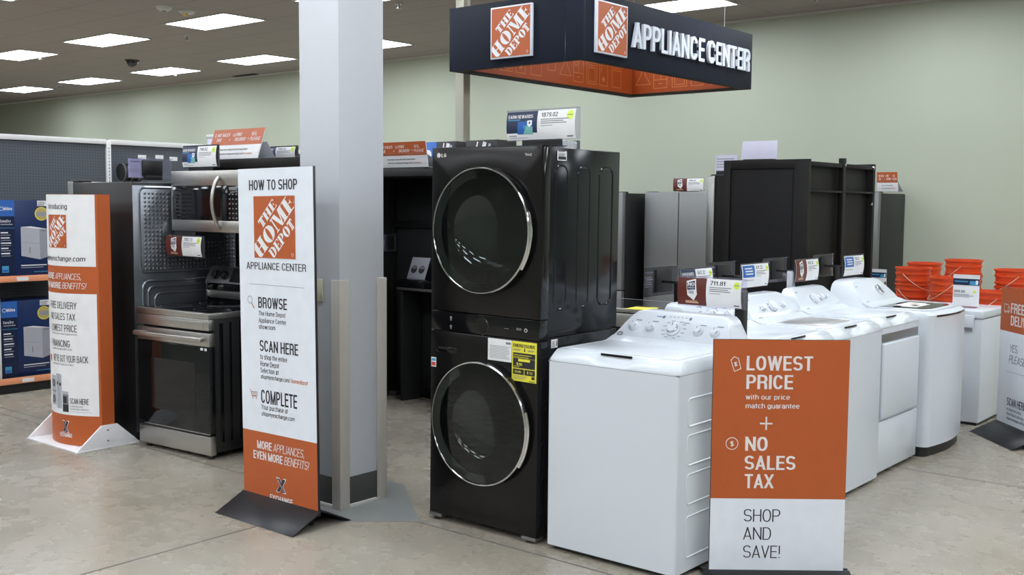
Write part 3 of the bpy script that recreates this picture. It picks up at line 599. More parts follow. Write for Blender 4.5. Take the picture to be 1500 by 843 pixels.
p.rect(.193, .880, .132, .024, 'ink').lines(.198, .883, .12, .018, 2, 'yellow_print', 2, .3).rect(.193, .832, .132, .046, 'ink').rect(.225, .864, .07, .012, 'yellow_print', 2).text(.214, .844, .035, .013, '$16', 'yellow_print', 2, .03).rect(.198, .838, .036, .002, 'yellow_print', 2)
p.rect(.193, .801, .066, .026, 'ink').rect(.263, .801, .062, .026, 'ink').text(.203, .809, .04, .010, '125 kWh', 'yellow_print', 2, .02).text(.278, .809, .032, .011, '$ 12', 'yellow_print', 2, .02).lines(.193, .779, .09, .019, 4, 'grey_ink', 1, .3).rect(.305, .784, .018, .014, 'ink').rect(.29, .773, .035, .003, 'ink'); p.build('label_print', eg, front(-.0023))
wl = MB().box(.036, .183, -.0022, -.001, .852, .958, 'white_print').build('notice_label', lg, 0); Pr().rect(.148, .937, .03, .010, 'grey_ink').lines(.048, .866, .13, .064, 9, 'grey_ink', 1, .28, .3).build('label_print', wl, front(-.0023))
sk = MB().box(-.337, -.304, -.0018, -.0005, .778, .826, 'white_print').build('small_sticker', lg, 0); Pr().rect(-.334, .808, .027, .012, 'sky_print').rect(-.334, .784, .027, .018, 'red_print').build('label_print', sk, front(-.0019))
sk = MB().box(hw, hw+.001, .118, .192, 1.808, 1.853, 'white_print').build('serial_sticker', lg, 0); Pr().rect(.124, .0, .05, .004, 'grey_ink').lines(.124, -.02, .06, .016, 3, 'grey_ink').rect(.124, -.036, .062, .014, 'ink').build('label_print', sk, lambda u, v, d: (hw+.0011+d, u, 1.849+v))
sk = MB().box(hw-.004, hw-.0032, .10, .15, .926, .966, 'white_print').build('serial_sticker', lg, 0); Pr().lines(.104, .931, .03, .03, 4, 'grey_ink').rect(.14, .934, .006, .025, 'ink').build('label_print', sk, lambda u, v, d: (hw-.0031+d, u, v))

# white top-load washers and dryers
def washer(name, label, cat, loc, rz, w=.69, d=.69, knobs=(), lid='panel', console='slant', body='flat', group=None, top=.885):
    t = thing(name, label, cat, loc, rz, group); h = w/2; E = 'white_enamel'; cb = .46; ct = .60
    b = MB()
    if body == 'bow':
        n = 10; q = [(-h, d), (-h, .075)]
        q += [(-h+.055-.055*math.cos(a), .075-.045*math.sin(a)) for a in [PI/2*i/5 for i in range(1, 6)]]
        q += [(-h+.055+(w-.11)*i/n, .03-.03*math.sin(PI*i/n)) for i in range(1, n)]
        q += [(h-.055+.055*math.sin(a), .075-.045*math.cos(a)) for a in [PI/2*i/5 for i in range(0, 6)]]
        q += [(h, d)]
        b.prism([(x, y, .065) for x, y in q], (0, 0, .83), E); b.build('cabinet', t, 50)
        MB().prism([(x*.97, y+.015, .0) for x, y in q], (0, 0, .066), 'satin_black').build('toe_kick', t)
        r1 = [(x, y, .895) for x, y in q]; r2 = [(x, y, .915) for x, y in q]; r3 = [(x*.965, .03+(y-.0)*.955, .935) for x, y in q]
        dk = MB().loft([r1, r2, r3], E); dk.build('deck', t, 50)
    else:
        z0 = .025
        b.box(-h, h, 0, d, z0, top, E, .014, 3, only='z')
        for s in (-1, 1):
            for a, c in ((.715, .815), (.545, .655), (.375, .485), (.14, .30)):
                emboss(b, lambda p, q, dd, s=s: (s*(h-.0002)+s*dd, p, q), .075, d-.06, a-.06, c-.03, .025, .010, .0035, E)
        b.build('cabinet', t, 40)
        MB().box(-h+.02, h-.02, .03, d-.02, .004, .026, 'satin_black').build('base_pan', t)
        # deck as a loft of cross-profiles along x with a scooped handle in the front edge
        a, c = -.10, .09; xs = [-h, -h+.02, a-.02, a+.012, c-.012, c+.02, h-.02, h]; P = []
        for i, x in enumerate(xs):
            edge = i in (0, 7); scoop = i in (3, 4); f = .0
            zt = .942 if not edge else .905
            if scoop: pr = [(0, .887), (.0, .889), (.022, .900), (.0525, .908), (.055, .942)]
            elif edge: pr = [(.012, .887), (.012, .893), (.03, .900), (.05, .905), (.075, .905)]
            else: pr = [(0, .887), (0, .899), (.022, .925), (.045, .939), (.075, .942)]
            P.append([(x, y, z) for y, z in pr] + [(x, d, zt), (x, d, .887)])
        dk = MB().loft(P, E); dk.build('deck', t, 60)
        MB().box(a+.012, c-.012, 0.0510, .0545, .9305, .9405, 'gloss_black').build('lid_gap', t, 0)
        MB().box(-h+.001, h-.001, .001, d-.001, top-.0015, .8885, 'grey_mark').build('deck_seam', t, 0)
    if lid == 'panel':
        q = MB().box(-h+.055, h-.055, .075, cb-.03, .938, .9465, E, .004); q.build('lid', t)
    elif lid == 'window':
        q = MB().box(-h+.055, h-.055, .075, cb-.03, .938, .9465, E, .004); l = q.build('lid', t); MB().box(-h+.13, h-.13, .14, cb-.06, .9467, .9485, 'stainless', .001).build('lid_window', l)
    elif lid == 'glass':
        q = MB().prism([(-h+.05, .10, .935), (-h+.14, .055, .935), (h-.14, .055, .935), (h-.05, .10, .935), (h-.05, cb-.02, .935), (-h+.05, cb-.02, .935)], (0, 0, .008), E, .003); l = q.build('lid', t)
        MB().prism([(-h+.10, .13, .9432), (-h+.17, .095, .9432), (h-.17, .095, .9432), (h-.10, .13, .9432), (h-.10, cb-.05, .9432), (-h+.10, cb-.05, .9432)], (0, 0, .002), 'dark_glass').build('lid_window', l)
        fx = [-h+.075+(w-.15)*i/12 for i in range(13)]; fy = lambda x: .03-.03*math.sin(PI*(x+h-.055)/(w-.11))
        MB().prism([(x, fy(x)-.002, .902) for x in fx] + [(x, fy(x)+.015, .902) for x in fx[::-1]], (0, 0, .012), 'gloss_black').build('handle_slot', l)
        m = MB().box(-.16, .12, .20, .30, .9455, .9462, 'white_print').box(-.13, .17, .24, .36, .9464, .947, 'white_print').box(-.10, -.02, .22, .26, .9472, .9476, 'ink').box(.0, .10, .26, .30, .9472, .9476, 'gold_print'); m.build('paper_leaflet', l, 0)
    # console
    zb, zt = .925, 1.087
    f = lambda z: cb + (z-zb)/(zt-zb)*(ct-cb)
    if console == 'slant': half = [(h-.004, .925), (h-.020, .955), (h-.042, .99), (h-.063, 1.03), (h-.080, 1.062), (h-.100, 1.080), (h-.135, 1.087)]
    else: half = [(h-.01, .925), (h-.02, .95), (h-.05, .99), (h-.07, 1.05), (h-.09, 1.078), (h-.13, 1.095), (h-.22, 1.104)]
    ol = half + [(-x, z) for x, z in half[::-1]]
    pb = bmesh.new(); A = [pb.verts.new((x, f(z), z)) for x, z in ol]; B = [pb.verts.new((x, d-.005, z)) for x, z in ol]; n = len(ol)
    pb.faces.new(A); pb.faces.new(B[::-1]); side = []
    for i in range(n): pb.faces.new((A[i], B[i], B[(i+1) % n], A[(i+1) % n]))
    ed = [e for e in pb.edges if e.verts[0] in A and e.verts[1] in A and min(e.verts[0].co.z, e.verts[1].co.z) < 2 and not (e.verts[0].co.z < .93 and e.verts[1].co.z < .93)]
    bmesh.ops.bevel(pb, geom=ed, offset=.010, segments=2, affect='EDGES', profile=.5)
    k = MB(); k.add(pb, E)
    # curved fillet between the deck and the slanted face
    k.loft([[(x, cb-.055, .9425), (x, cb-.025, .9455), (x, cb-.004, .952), (x, f(.965)-.0005, .965), (x, f(.965)+.02, .93), (x, cb-.05, .93)] for x in (-h+.022, h-.022)], E)
    cs = k.build('console', t, 45)
    nrm = Vector((0, -(zt-zb), ct-cb)).normalized()
    for x, z, r, kind in knobs:
        c = Vector((x, f(z)-.001, z)); kn = MB(); rad = Vector((1, 0, 0))
        if kind == 'ring':
            kn.lathe([(0, .004), (r*.84, .004), (r*.86, .0), (r*1.14, .0), (r*1.12, .010), (r*.9, .016), (r*.86, .004)], c, nrm, 'white_plastic', 32, False)
            kn.lathe([(r*.80, .0), (r*.80, .022), (r*.76, .027), (0, .028)], c, nrm, 'white_plastic', 32)
            ob = kn.build('knob', t, 40); MB().lathe([(r*.86, .010), (r*.86, .0215), (r*.79, .0235), (r*.79, .010)], c, nrm, 'knob_chrome', 32, True).build('knob_band', ob, 40)
            mk = MB(); up = nrm.cross(rad)
            e = c + nrm*.0285
            mk.tube([e + up*r*.25, e + up*r*.72], r*.06, 'grey_mark', 6); mk.build('pointer', ob)
        elif kind == 'plain':
            kn.lathe([(r*1.05, 0), (r, .018), (r*.92, .023), (0, .024)], c, nrm, 'white_plastic', 32); ob = kn.build('knob', t, 40)
            MB().lathe([(r*1.12, 0), (r*1.12, .004), (r*1.03, .006), (r*1.03, 0)], c, nrm, 'knob_chrome', 32, True).build('knob_band', ob, 40)
        elif kind == 'dark':
            kn.lathe([(r, 0), (r*.95, .016), (r*.8, .018)], c, nrm, 'knob_chrome', 32); kn.lathe([(r*.8, .016), (0, .016)], c, nrm, 'steel_grey', 32); ob = kn.build('knob', t, 40)
            mk = MB(); up = nrm.cross(rad); e = c + nrm*.018; mk.box(-.004, .004, -r*.75, r*.75, 0, .008, 'white_plastic', .002, xf=Matrix.Translation(e) @ Matrix((rad, up, nrm)).transposed().to_4x4()); mk.build('grip', ob)
    P = Pr(); on = lambda u, v, dd: tuple(Vector((u, f(v), v)) + nrm*(dd+.0004))
    for x, z, r, kind in knobs:
        if kind == 'ring' and r > .03:
            for j in range(12):
                a = j*PI/6+.2; rr = r*1.45; P.rect(x+rr*math.cos(a)-(.02 if math.cos(a) < 0 else 0), z+rr*.8*math.sin(a), .02, .0025, 'grey_mark')
        elif kind == 'ring': P.rect(x-.004, z+r*1.32, .034, .0035, 'grey_mark')
    if console == 'slant' and len(knobs) == 5:
        P.disc(-.085, 1.062, .008, 'grey_mark', ry=.007).disc(.062, 1.062, .008, 'grey_mark', ry=.007).rect(-.125, 1.061, .03, .003, 'blue_print').lines(.035, 1.042, .035, .006, 1, 'grey_mark')
        for j in range(5): P.rect(-.055+.022*j, 1.064, .010, .0025, 'grey_mark')
        P.disc(-.288, .972, .017, 'grey_mark', ry=.0105).text(-.297, .968, .018, .008, 'GE', 'white_print', 2, .01)
    elif len(knobs) < 5: P.rect(-h+.10, .965, .05, .004, 'grey_mark').rect(-h+.10, 1.06, .04, .004, 'grey_mark')
    P.build('console_print', t, on)
    return t
K1 = [(-.227, 1.010, .021, 'ring'), (-.132, 1.010, .021, 'ring'), (-.004, 1.010, .032, 'ring'), (.131, 1.010, .021, 'ring'), (.220, 1.010, .021, 'ring')]
washer('washing_machine', 'nearest white top-load washer with five knobs, right of the black laundry tower', 'washing machine', (-2.651, 3.875, 0), 0, .694, .69, K1)
washer('washing_machine', 'white top-load washer whose console peeks over the nearest washer, below the 711.81 card', 'washing machine', (-2.29, 5.115, 0), PI/2, .69, .69, K1)
washer('washing_machine', 'white washer with three round knobs and grey lid panel behind the lowest price sign', 'washing machine', (-2.29, 5.785, 0), PI/2, .675, .69, [(-.12, 1.012, .020, 'plain'), (.0, 1.014, .034, 'plain'), (.13, 1.012, .018, 'plain')], 'window')
dr = washer('dryer', 'white clothes dryer with a front hatch between two white washers', 'dryer', (-2.325, 6.495, 0), PI/2, .67, .66, [(-.05, 1.014, .034, 'plain'), (.055, 1.016, .020, 'plain'), (.125, 1.014, .010, 'plain')], 'panel')
q = MB().box(-.30, .30, -.022, -.0005, .345, .80, 'white_enamel', .012, 3); dd = q.build('hatch_door', dr)
MB().box(-.325, .325, -.012, -.0005, .03, .335, 'white_enamel', .006).build('lower_panel', dr); MB().box(-.31, .31, -.006, -.0005, .805, .852, 'steel_grey', .004).build('handle_recess', dr)
washer('washing_machine', 'rightmost large white washer with a dark glass lid and a bowed front', 'washing machine', (-2.235, 7.245, 0), PI/2, .70, .74, [(.09, 1.025, .040, 'dark')], 'glass', 'round', 'bow')
x = [o for o in bpy.data.objects if o.name.startswith('washing_machine')][-1]
MB().box(.262, .287, .570, .574, 1.047, 1.072, 'gloss_black', .001).build('display', x)

# free-standing range, its back toward the display bay
rg = thing('range_cooker', 'stainless and black glass range cooker with storage drawer left of the how to shop sign', 'range', (-5.955, 3.812, 0), math.radians(4.3))
h = .36; S = 'stainless'
MB().box(-h+.006, h-.006, .045, .63, .04, .88, 'satin_black', .003).box(h-.0062, h-.003, .08, .11, .1, .85, 'gloss_black', .001).box(h-.0062, h-.003, .16, .175, .1, .85, 'gloss_black', .001).box(h-.0062, h-.003, .24, .255, .1, .85, 'gloss_black', .001).build('cabinet', rg)
dw = MB().box(-h, h, 0, .045, .028, .148, S, .006).build('storage_drawer', rg); MB().box(-h+.01, h-.01, .004, .044, .150, .158, 'gloss_black').build('drawer_gap', dw, 0)
dr_ = MB().box(-h, h, 0, .044, .165, .705, 'dark_glass', .004).build('oven_door', rg)
MB().box(-h, h, -.002, .044, .709, .793, S, .004).build('door_rail', dr_); MB().box(-h+.06, h-.004, -.002, .004, .160, .166, S, .001).build('lower_trim', dr_)
MB().box(-.22, .22, -.0012, .0, .27, .60, 'gloss_black', .0).build('oven_window', dr_, 0)
hb = MB().box(-h+.02, h-.025, -.052, -.026, .740, .770, S, .008, 3).box(-h+.03, -h+.06, -.03, 0, .742, .768, S, .004).box(h-.065, h-.035, -.03, 0, .742, .768, S, .004); hb.build('door_handle', dr_)
MB().box(h-.085, h-.06, -.002, .0, .685, .700, 'white_print').box(h-.045, h-.025, -.002, 0, .684, .700, 'white_print').build('warning_sticker', dr_, 0)
MB().box(-h, h, -.004, .045, .809, .878, S, .004).box(-h+.03, h-.05, -.0055, -.003, .818, .862, 'stainless', .002).build('front_trim', rg)
ck = MB().box(-h, h, -.006, .62, .880, .917, S, .004).build('cooktop', rg)
MB().box(-h+.012, h-.012, .02, .605, .9172, .9195, 'dark_glass', .001).build('cooktop_glass', ck)
P = Pr()
for x, y, r in ((-.18, .17, .10), (.17, .17, .11), (-.18, .45, .075), (.17, .45, .085)): P.ring(x, y, r, .004, 'grey_mark', 1, 40)
P.build('burner_print', ck, lambda u, v, d: (u, v, .9196+d))
MB().box(-h, h, .58, .63, .94, .99, S, .003).box(-h, h, .605, .64, .90, 1.05, 'gloss_black', .003).box(-h+.002, -h+.012, .555, .60, .92, 1.05, 'chrome', .001).build('back_riser', rg)
pb = [(-h, .545, 1.045), (-h, .60, 1.155), (-h, .645, 1.155), (-h, .645, 1.045)]
bg = MB().prism(pb, (2*h, 0, 0), S, .004).build('control_panel', rg)
nn = Vector((0, -.11, .055)).normalized()
for x in (-.265, -.175, .175, .265):
    c = Vector((x, .572, 1.10)); MB().lathe([(.034, 0), (.033, .006), (.026, .008), (.024, .026), (.020, .029), (0, .029)], c, nn, 'satin_black', 28).build('knob', bg, 40)
MB().prism([(-.11, .5495, 1.058), (.11, .5495, 1.058), (.11, .5925, 1.144), (-.11, .5925, 1.144)], nn*.002, 'gloss_black').build('display', bg)
for x, y in ((-h+.05, .04), (h-.05, .04), (-h+.05, .58), (h-.05, .58)): MB().cyl((x, y, 0), (x, y, .04), .02, 'satin_black', 12).build('foot', rg)

# microwave hung over the range
mw = thing('microwave_oven', 'stainless over-the-range microwave with a curved handle mounted above the range', 'microwave', (-6.01, 4.10, 1.405))
h = .38; MB().box(-h+.004, h-.004, .03, .425, .012, .395, 'satin_black', .004).build('case', mw)
fd = MB().box(-h, h, 0, .032, .300, .397, S, .004).box(-h, h, .0, .032, .0, .075, S, .004).box(-h, -h+.016, 0, .032, .07, .305, S, .002).build('front_frame', mw)
dg = MB().box(-h+.016, h-.185, .003, .03, .075, .300, 'dark_glass', .002).build('door_glass', mw); MB().box(-h+.12, h-.21, .0015, .003, .10, .275, 'gloss_black').build('window_mesh', dg, 0)
kp = MB().box(h-.183, h-.001, .002, .03, .075, .300, 'gloss_black', .002).build('keypad', mw); P = Pr()
for r_ in range(6):
    for c_ in range(3): P.rect(h-.115+.035*c_, .09+.03*r_, .014, .008, 'grey_ink')
P.rect(h-.115, .272, .085, .018, 'grey_ink'); P.build('keypad_print', kp, front(.002))
pts = [(h-.205, -.012-.05*math.sin(PI*i/12)**.7, .035+.315*i/12) for i in range(13)]; MB().tube(pts, .013, S, 12).box(h-.217, h-.193, -.016, .004, .022, .052, S, .004).box(h-.217, h-.193, -.016, .004, .333, .363, S, .004).build('door_handle', mw)
MB().box(-h+.025, -h+.05, .0, .003, .275, .292, 'white_print').build('sticker', mw, 0)

def fridge(name, label, loc, rz, w, d, h, doors, body='fridge_dark', face='fridge_steel', group=None, brand=True):
    t = thing(name, label, 'refrigerator', loc, rz, group); a = w/2
    MB().box(-a, a, .08, d, .03, h-.018, body, .006).box(-a+.03, a-.03, .09, d-.03, 0, .03, 'satin_black').build('cabinet', t)
    for x0, x1, z0, z1, hx in doors:
        dd = MB().box(x0, x1, 0, .07, z0, z1, face, .010, 3).build('door', t)
        if hx is not None:
            if abs(hx) < 5: MB().tube([(hx, .0, z0+.1), (hx, -.045, z0+.12), (hx, -.05, (z0+z1)/2), (hx, -.045, z1-.12), (hx, 0, z1-.1)], .011, 'stainless', 8).build('door_handle', dd)
    for s in (-1, 1): MB().box(s*(a-.06)-.05, s*(a-.06)+.05, .03, .14, h-.018, h, 'satin_black', .004).build('hinge_cover', t)
    MB().box(-a, a, d-.003, d+.004, .06, h-.04, 'galvanised', .002).build('back_panel', t)
    return t
# dark refrigerator seen from behind, left of the range: its door faces away to the left
fr = fridge('refrigerator', 'black stainless refrigerator left of the range, its ribbed back panel showing', (-7.275, 4.29, 0), -PI/2, .905, .845, 1.745, [(-.4525, -.003, .70, 1.735, None), (.003, .4525, .70, 1.735, None), (-.4525, .4525, .05, .69, None)])
bk = MB(); yb = .845+.0045
on = lambda a, c, d: (a, yb+d, c)
emboss(bk, on, -.415, .415, 1.12, 1.70, .05, .018, .006, 'galvanised')
for i in range(26):
    for j in range(19):
        x = -.36+.029*i; z = 1.15+.028*j
        if 4 < i < 21 and (i+j) % 1 == 0 and 6 < j < 12: continue
        pbm = bmesh.new(); bmesh.ops.create_cone(pbm, cap_ends=True, segments=6, radius1=.011, radius2=.004, depth=.004); bk.add(pbm, 'galvanised', Matrix.Translation((x, yb+.002, z)) @ Matrix.Rotation(-PI/2, 4, 'X'))
emboss(bk, on, -.40, .40, .10, 1.08, .06, .022, .007, 'galvanised'); emboss(bk, on, -.36, .36, .16, 1.04, .05, .020, .007, 'galvanised'); emboss(bk, on, -.31, .31, .22, .99, .05, .016, .006, 'galvanised')
bk.build('pressed_back', fr)
# stainless refrigerators along the back wall
fridge('refrigerator', 'stainless french door refrigerator with a red price card on top, against the back wall', (-6.39, 10.66, 0), 0, .91, .76, 1.752, [(-.455, -.003, .72, 1.745, None), (.003, .455, .72, 1.745, None), (-.455, .455, .05, .71, None)])
f2 = fridge('refrigerator', 'stainless refrigerator half hidden behind the black laundry tower', (-7.43, 10.40, 0), 0, .90, .76, 1.748, [(-.45, .45, .60, 1.74, None), (-.45, .45, .05, .59, None)])
Pr().text(.22, 1.66, .10, .016, 'Hisense', 'grey_ink').build('brand_print', f2, front(-.0005))
fridge('refrigerator', 'dark-sided refrigerator with an orange sign on top at the right end', (-4.545, 10.70, 0), 0, .91, .745, 1.752, [(-.455, -.003, .72, 1.745, None), (.003, .455, .72, 1.745, None), (-.455, .455, .05, .71, None)])
fridge('refrigerator', 'stainless refrigerator edge showing left of the tall brown display bay', (-4.08, 7.66, 0), -PI/2, .905, .80, 1.835, [(-.4525, -.003, .70, 1.825, None), (.003, .4525, .70, 1.825, None), (-.4525, .4525, .05, .69, None)], 'rack_brown', 'stainless_side')

# grey range behind the washers with an energy label on its top
r2 = thing('range_cooker', 'grey range with a yellow energy label on its top, behind the nearest washer', 'range', (-3.99, 5.86, 0))
MB().box(-.37, .37, .03, .63, .03, .895, 'satin_black', .003).build('cabinet', r2); MB().box(-.38, .38, 0, .64, .896, .922, 'stainless_side', .004).box(-.37, .37, .03, .60, .9222, .924, 'dark_glass').build('cooktop', r2)
MB().box(-.38, .38, -.004, .03, .80, .890, 'stainless_side', .004).build('control_panel', r2); dd = MB().box(-.38, .38, 0, .03, .17, .775, 'dark_glass', .004).build('oven_door', r2); MB().tube([(-.34, -.03, .73), (.34, -.03, .73)], .012, 'stainless', 10).build('door_handle', dd)
MB().box(-.38, .38, 0, .03, .03, .16, 'stainless_side', .004).build('storage_drawer', r2)
el = thing('energy_label', 'loose yellow energy label lying on the grey range top', 'label', (-3.80, 5.90, .9245), .12)
MB().loft([[(x, -.05, .0), (x, .04, .006+.006*math.sin(x*18)), (x, .12, .001)] for x in [-.10+.03*i for i in range(8)]], 'yellow_print', cap=False, closed=False).build('paper_sheet', el, 60)
Pr().text(-.08, .06, .16, .025, 'ENERGYGUIDE', 'ink', 1, .03).build('label_print', el, lambda u, v, d: (u, v, .0125+d))

# white chest freezer
cf = thing('chest_freezer', 'small white chest freezer with a latch under a price sign', 'chest freezer', (-2.68, 8.155, 0))
MB().box(-.36, .36, 0, .56, .02, .785, 'white_enamel', .012, 3).box(-.34, .34, .02, .54, 0, .021, 'satin_black').build('cabinet', cf)
ld = MB().box(-.365, .365, -.008, .565, .79, .85, 'white_enamel', .012, 3).build('lid', cf); MB().box(.225, .305, -.022, -.006, .70, .815, 'white_plastic', .006).box(.232, .298, -.024, -.02, .705, .725, 'grey_mark', .001).build('latch', ld)
# ------------------------------------------------------------------ display bays and shelving
bay = thing('display_bay', 'black display bay framing the range and microwave', 'display bay', (-6.39, 4.30, 0))
MB().box(.015, 1.44, .30, .33, 0, 1.82, 'matte_black', .002).build('back_panel', bay)
MB().box(.0, 1.44, 0, .34, 1.822, 1.884, 'rack_brown', .003).box(.02, 1.42, .02, .32, 1.81, 1.822, 'matte_black').build('top_shelf', bay)
MB().box(.845, .875, .02, .30, .10, 1.81, 'matte_black', .002).build('side_panel', bay); MB().box(.845, .88, -.25, .30, 0, .10, 'rack_brown', .004).build('foot', bay); MB().box(1.41, 1.44, .02, .30, 0, 1.81, 'matte_black', .002).build('side_panel', bay)
MB().box(.30, .44, .292, .30, 1.18, 1.24, 'satin_black', .003).box(.36, .40, .285, .293, 1.20, 1.225, 'steel_grey', .002).build('wall_socket', bay)
ba2 = thing('display_bay', 'tall black display bay seen between the white column and the laundry tower', 'display bay', (-6.47, 6.27, 0))
MB().box(-.03, 1.6, 0, .03, 0, 1.80, 'matte_black', .002).build('back_panel', ba2)
MB().box(-.03, 0, -.62, 0, .0, 1.80, 'matte_black', .002).box(.0, .012, -.05, -.02, .12, 1.74, 'satin_black').build('side_panel', ba2)
MB().box(-.03, 1.6, -.62, .03, 1.80, 1.855, 'matte_black', .003).build('top_shelf', ba2)
for z0, z1 in ((.03, .10), (1.40, 1.45)): MB().box(.0, 1.6, -.03, 0, z0, z1, 'satin_black', .003).build('cross_rail', ba2)
MB().box(.012, .10, -.10, -.0, 0, .035, 'steel_grey', .003).build('foot', ba2)
ov = thing('cooktop_unit', 'black cooktop unit on a shelf inside the tall black bay', 'cooktop', (-5.90, 6.05, 0)); MB().box(-.31, .31, -.02, .215, .90, .985, 'gloss_black', .006).build('case', ov); MB().box(-.30, .30, .0, .20, .986, .992, 'dark_glass', .002).build('glass_top', ov); MB().box(-.29, -.26, .0, .2, 0, .90, 'matte_black').box(.26, .29, .0, .2, 0, .90, 'matte_black').box(-.31, .31, -.025, -.018, .905, .925, 'steel_grey', .002).build('stand', ov)
pc = thing('photo_card', 'silver photo card of two dark pots standing on the black cooktop unit', 'card', (-6.09, 6.12, .993)); MB().prism([(-.10, 0, 0), (.10, 0, 0), (.115, .055, .17), (-.085, .055, .17)], (0, .004, 0), 'machine_grey', .001).build('card', pc)
P = Pr()
for u in (-.045, .04): P.ring(u, .075, .032, .011, 'ink', 1, 16).rect(u-.03, .055, .06, .035, 'ink', 1).disc(u, .09, .024, 'grey_ink', 2, 14, .012)
P.build('card_print', pc, lambda u, v, d: (u+.09*v, .055*v/.17-d-.0005, v))

rk = thing('display_bay', 'tall dark brown display bay with a framed end panel and open posts behind the washers', 'display bay', (-3.86, 7.08, 0))
def endpanel(y, nm):
    e = MB().box(0, .66, y, y+.03, 0, 1.93, 'rack_brown', .003).box(0, .055, y-.012, y, 0, 1.93, 'rack_brown', .002).box(.555, .66, y-.012, y, 0, 1.93, 'rack_brown', .002).box(.055, .555, y-.012, y, 1.865, 1.93, 'rack_brown', .002).box(.068, .542, y-.006, y, .1, 1.852, 'rack_panel', .002)
    return e.build(nm, rk)
endpanel(0, 'end_panel'); endpanel(1.18, 'end_panel')
MB().box(.625, .665, .575, .625, 0, 1.955, 'rack_brown', .003).build('post', rk)
for y0, y1, z0, z1 in ((.03, .575, 1.885, 1.915), (.625, 1.18, 1.885, 1.915), (.03, .575, 1.70, 1.715), (.625, 1.18, 1.70, 1.715)): MB().box(.62, .66, y0, y1, z0, z1, 'rack_brown', .002).build('cross_rail', rk)
MB().box(.60, .612, .03, 1.18, .05, 1.90, 'rack_brown').build('back_panel', rk, 0)
for y, z in ((.60, 1.905), (1.15, 1.90), (1.13, 1.62)): MB().cyl((.66, y, z), (.672, y, z), .012, 'chrome', 12).build('bolt', rk)

gd = thing('shelving_unit', 'long grey pegboard shelving unit with orange price rails at far left', 'shelving', (-9.2, 0, 0)); Y0, Y1 = 2.81, 7.69
for y in (2.81, 5.25, 7.67):
    u = MB().box(-.03, .025, y-.022, y+.022, 0, 2.15, 'shelf_white', .003)
    for i in range(60): u.box(.0252, .0258, y-.005, y+.005, .30+.03*i, .315+.03*i, 'grey_mark')
    u.build('upright', gd)
for a, b_ in ((2.83, 5.23), (5.27, 7.65)):
    MB().box(-.012, 0, a, b_, .12, 2.12, 'pegboard').build('pegboard', gd, 0)
    MB().box(-.03, .022, a, b_, 2.115, 2.16, 'shelf_white', .003).build('top_cap', gd)
MB().box(.0, .40, 2.81, 5.27, .0, .10, 'shelf_black', .003).box(0, .385, 2.81, 7.67, .10, .125, 'shelf_black', .002).build('base_deck', gd)
MB().box(.0, .345, 2.83, 5.23, .925, .965, 'shelf_black', .003).build('shelf', gd)
for z in (.084, .928):
    r_ = MB().prism([(.35 if z > .5 else .40, 2.83, z), (.372 if z > .5 else .422, 2.83, z-.006), (.366 if z > .5 else .416, 2.83, z+.044), (.35 if z > .5 else .40, 2.83, z+.044)], (0, 2.4, 0), 'rail_orange', .001).build('price_rail', gd)
    MB().box(.373 if z > .5 else .423, .374 if z > .5 else .424, 4.20, 4.30, z+.002, z+.034, 'white_print').build('shelf_label', r_, 0)
MB().box(.375, .39, 4.022, 4.05, .0, .86, 'shelf_white', .002).build('front_strip', gd)
def product_box(label, z):
    t = thing('product_box', label, 'box', (-8.86, 4.075, z), PI/2, 'blue dehumidifier boxes on the shelves'); w, hh = .52, .635
    MB().box(0, w, 0, .31, 0, hh, 'box_blue', .003).build('carton', t); p = Pr()
    p.rect(.0, .002, .135, hh-.004, 'box_navy').rect(.0, hh-.135, .135, .133, 'box_bright', 2)
    p.text(.042, hh-.085, .075, .026, 'Midea', 'white_print', 3, .02).ring(.027, hh-.073, .016, .004, 'white_print', 3, 16, .6, 5.6)
    p.text(.018, hh-.185, .085, .022, 'EasyDry', 'white_print', 3, .012).rect(.018, hh-.205, .10, .006, 'machine_grey', 3).rect(.0, hh-.233, .135, .003, 'sky_print', 3)
    for i in range(5): p.rect(.018, hh-.275-.043*i, .06+.02*((i*7) % 3)*.6, .010, 'white_print', 3).rect(.018, hh-.292-.043*i, .08, .004, 'machine_grey', 3)
    p.rect(.022, .035, .055, .055, 'sky_print', 3).rect(.027, .04, .045, .02, 'box_bright', 4)
    p.poly([(.185, .17), (.345, .135), (.345, .395), (.185, .41)], 'machine_grey', 2).poly([(.345, .135), (.425, .16), (.425, .39), (.345, .395)], 'machine_shade', 2).poly([(.185, .41), (.345, .395), (.425, .39), (.27, .415)], 'white_print', 2)
    p.seg((.187, .285), (.345, .268), .003, 'machine_shade', 3).rect(.255, .19, .007, .05, 'grey_ink', 3).poly([(.36, .372), (.41, .372), (.41, .382), (.36, .385)], 'grey_ink', 3)
    p.disc(.365, hh-.115, .058, 'gold_print', 2, 28).ring(.365, hh-.115, .056, .006, 'yellow_print', 3, 28).rect(.325, hh-.135, .08, .034, 'machine_shade', 3)
    p.rect(.33, hh-.05, .09, .045, 'white_print', 3).lines(.335, hh-.046, .07, .035, 4, 'grey_ink', 4).rect(.18, .085, .22, .008, 'white_print', 2).rect(.18, .068, .19, .005, 'machine_grey', 2).rect(.29, .03, .14, .005, 'sky_print', 2)
    p.build('carton_print', t, front(-.0005)); return t
product_box('upper blue dehumidifier carton on the shelf at far left', .966); product_box('lower blue dehumidifier carton on the bottom deck at far left', .126)
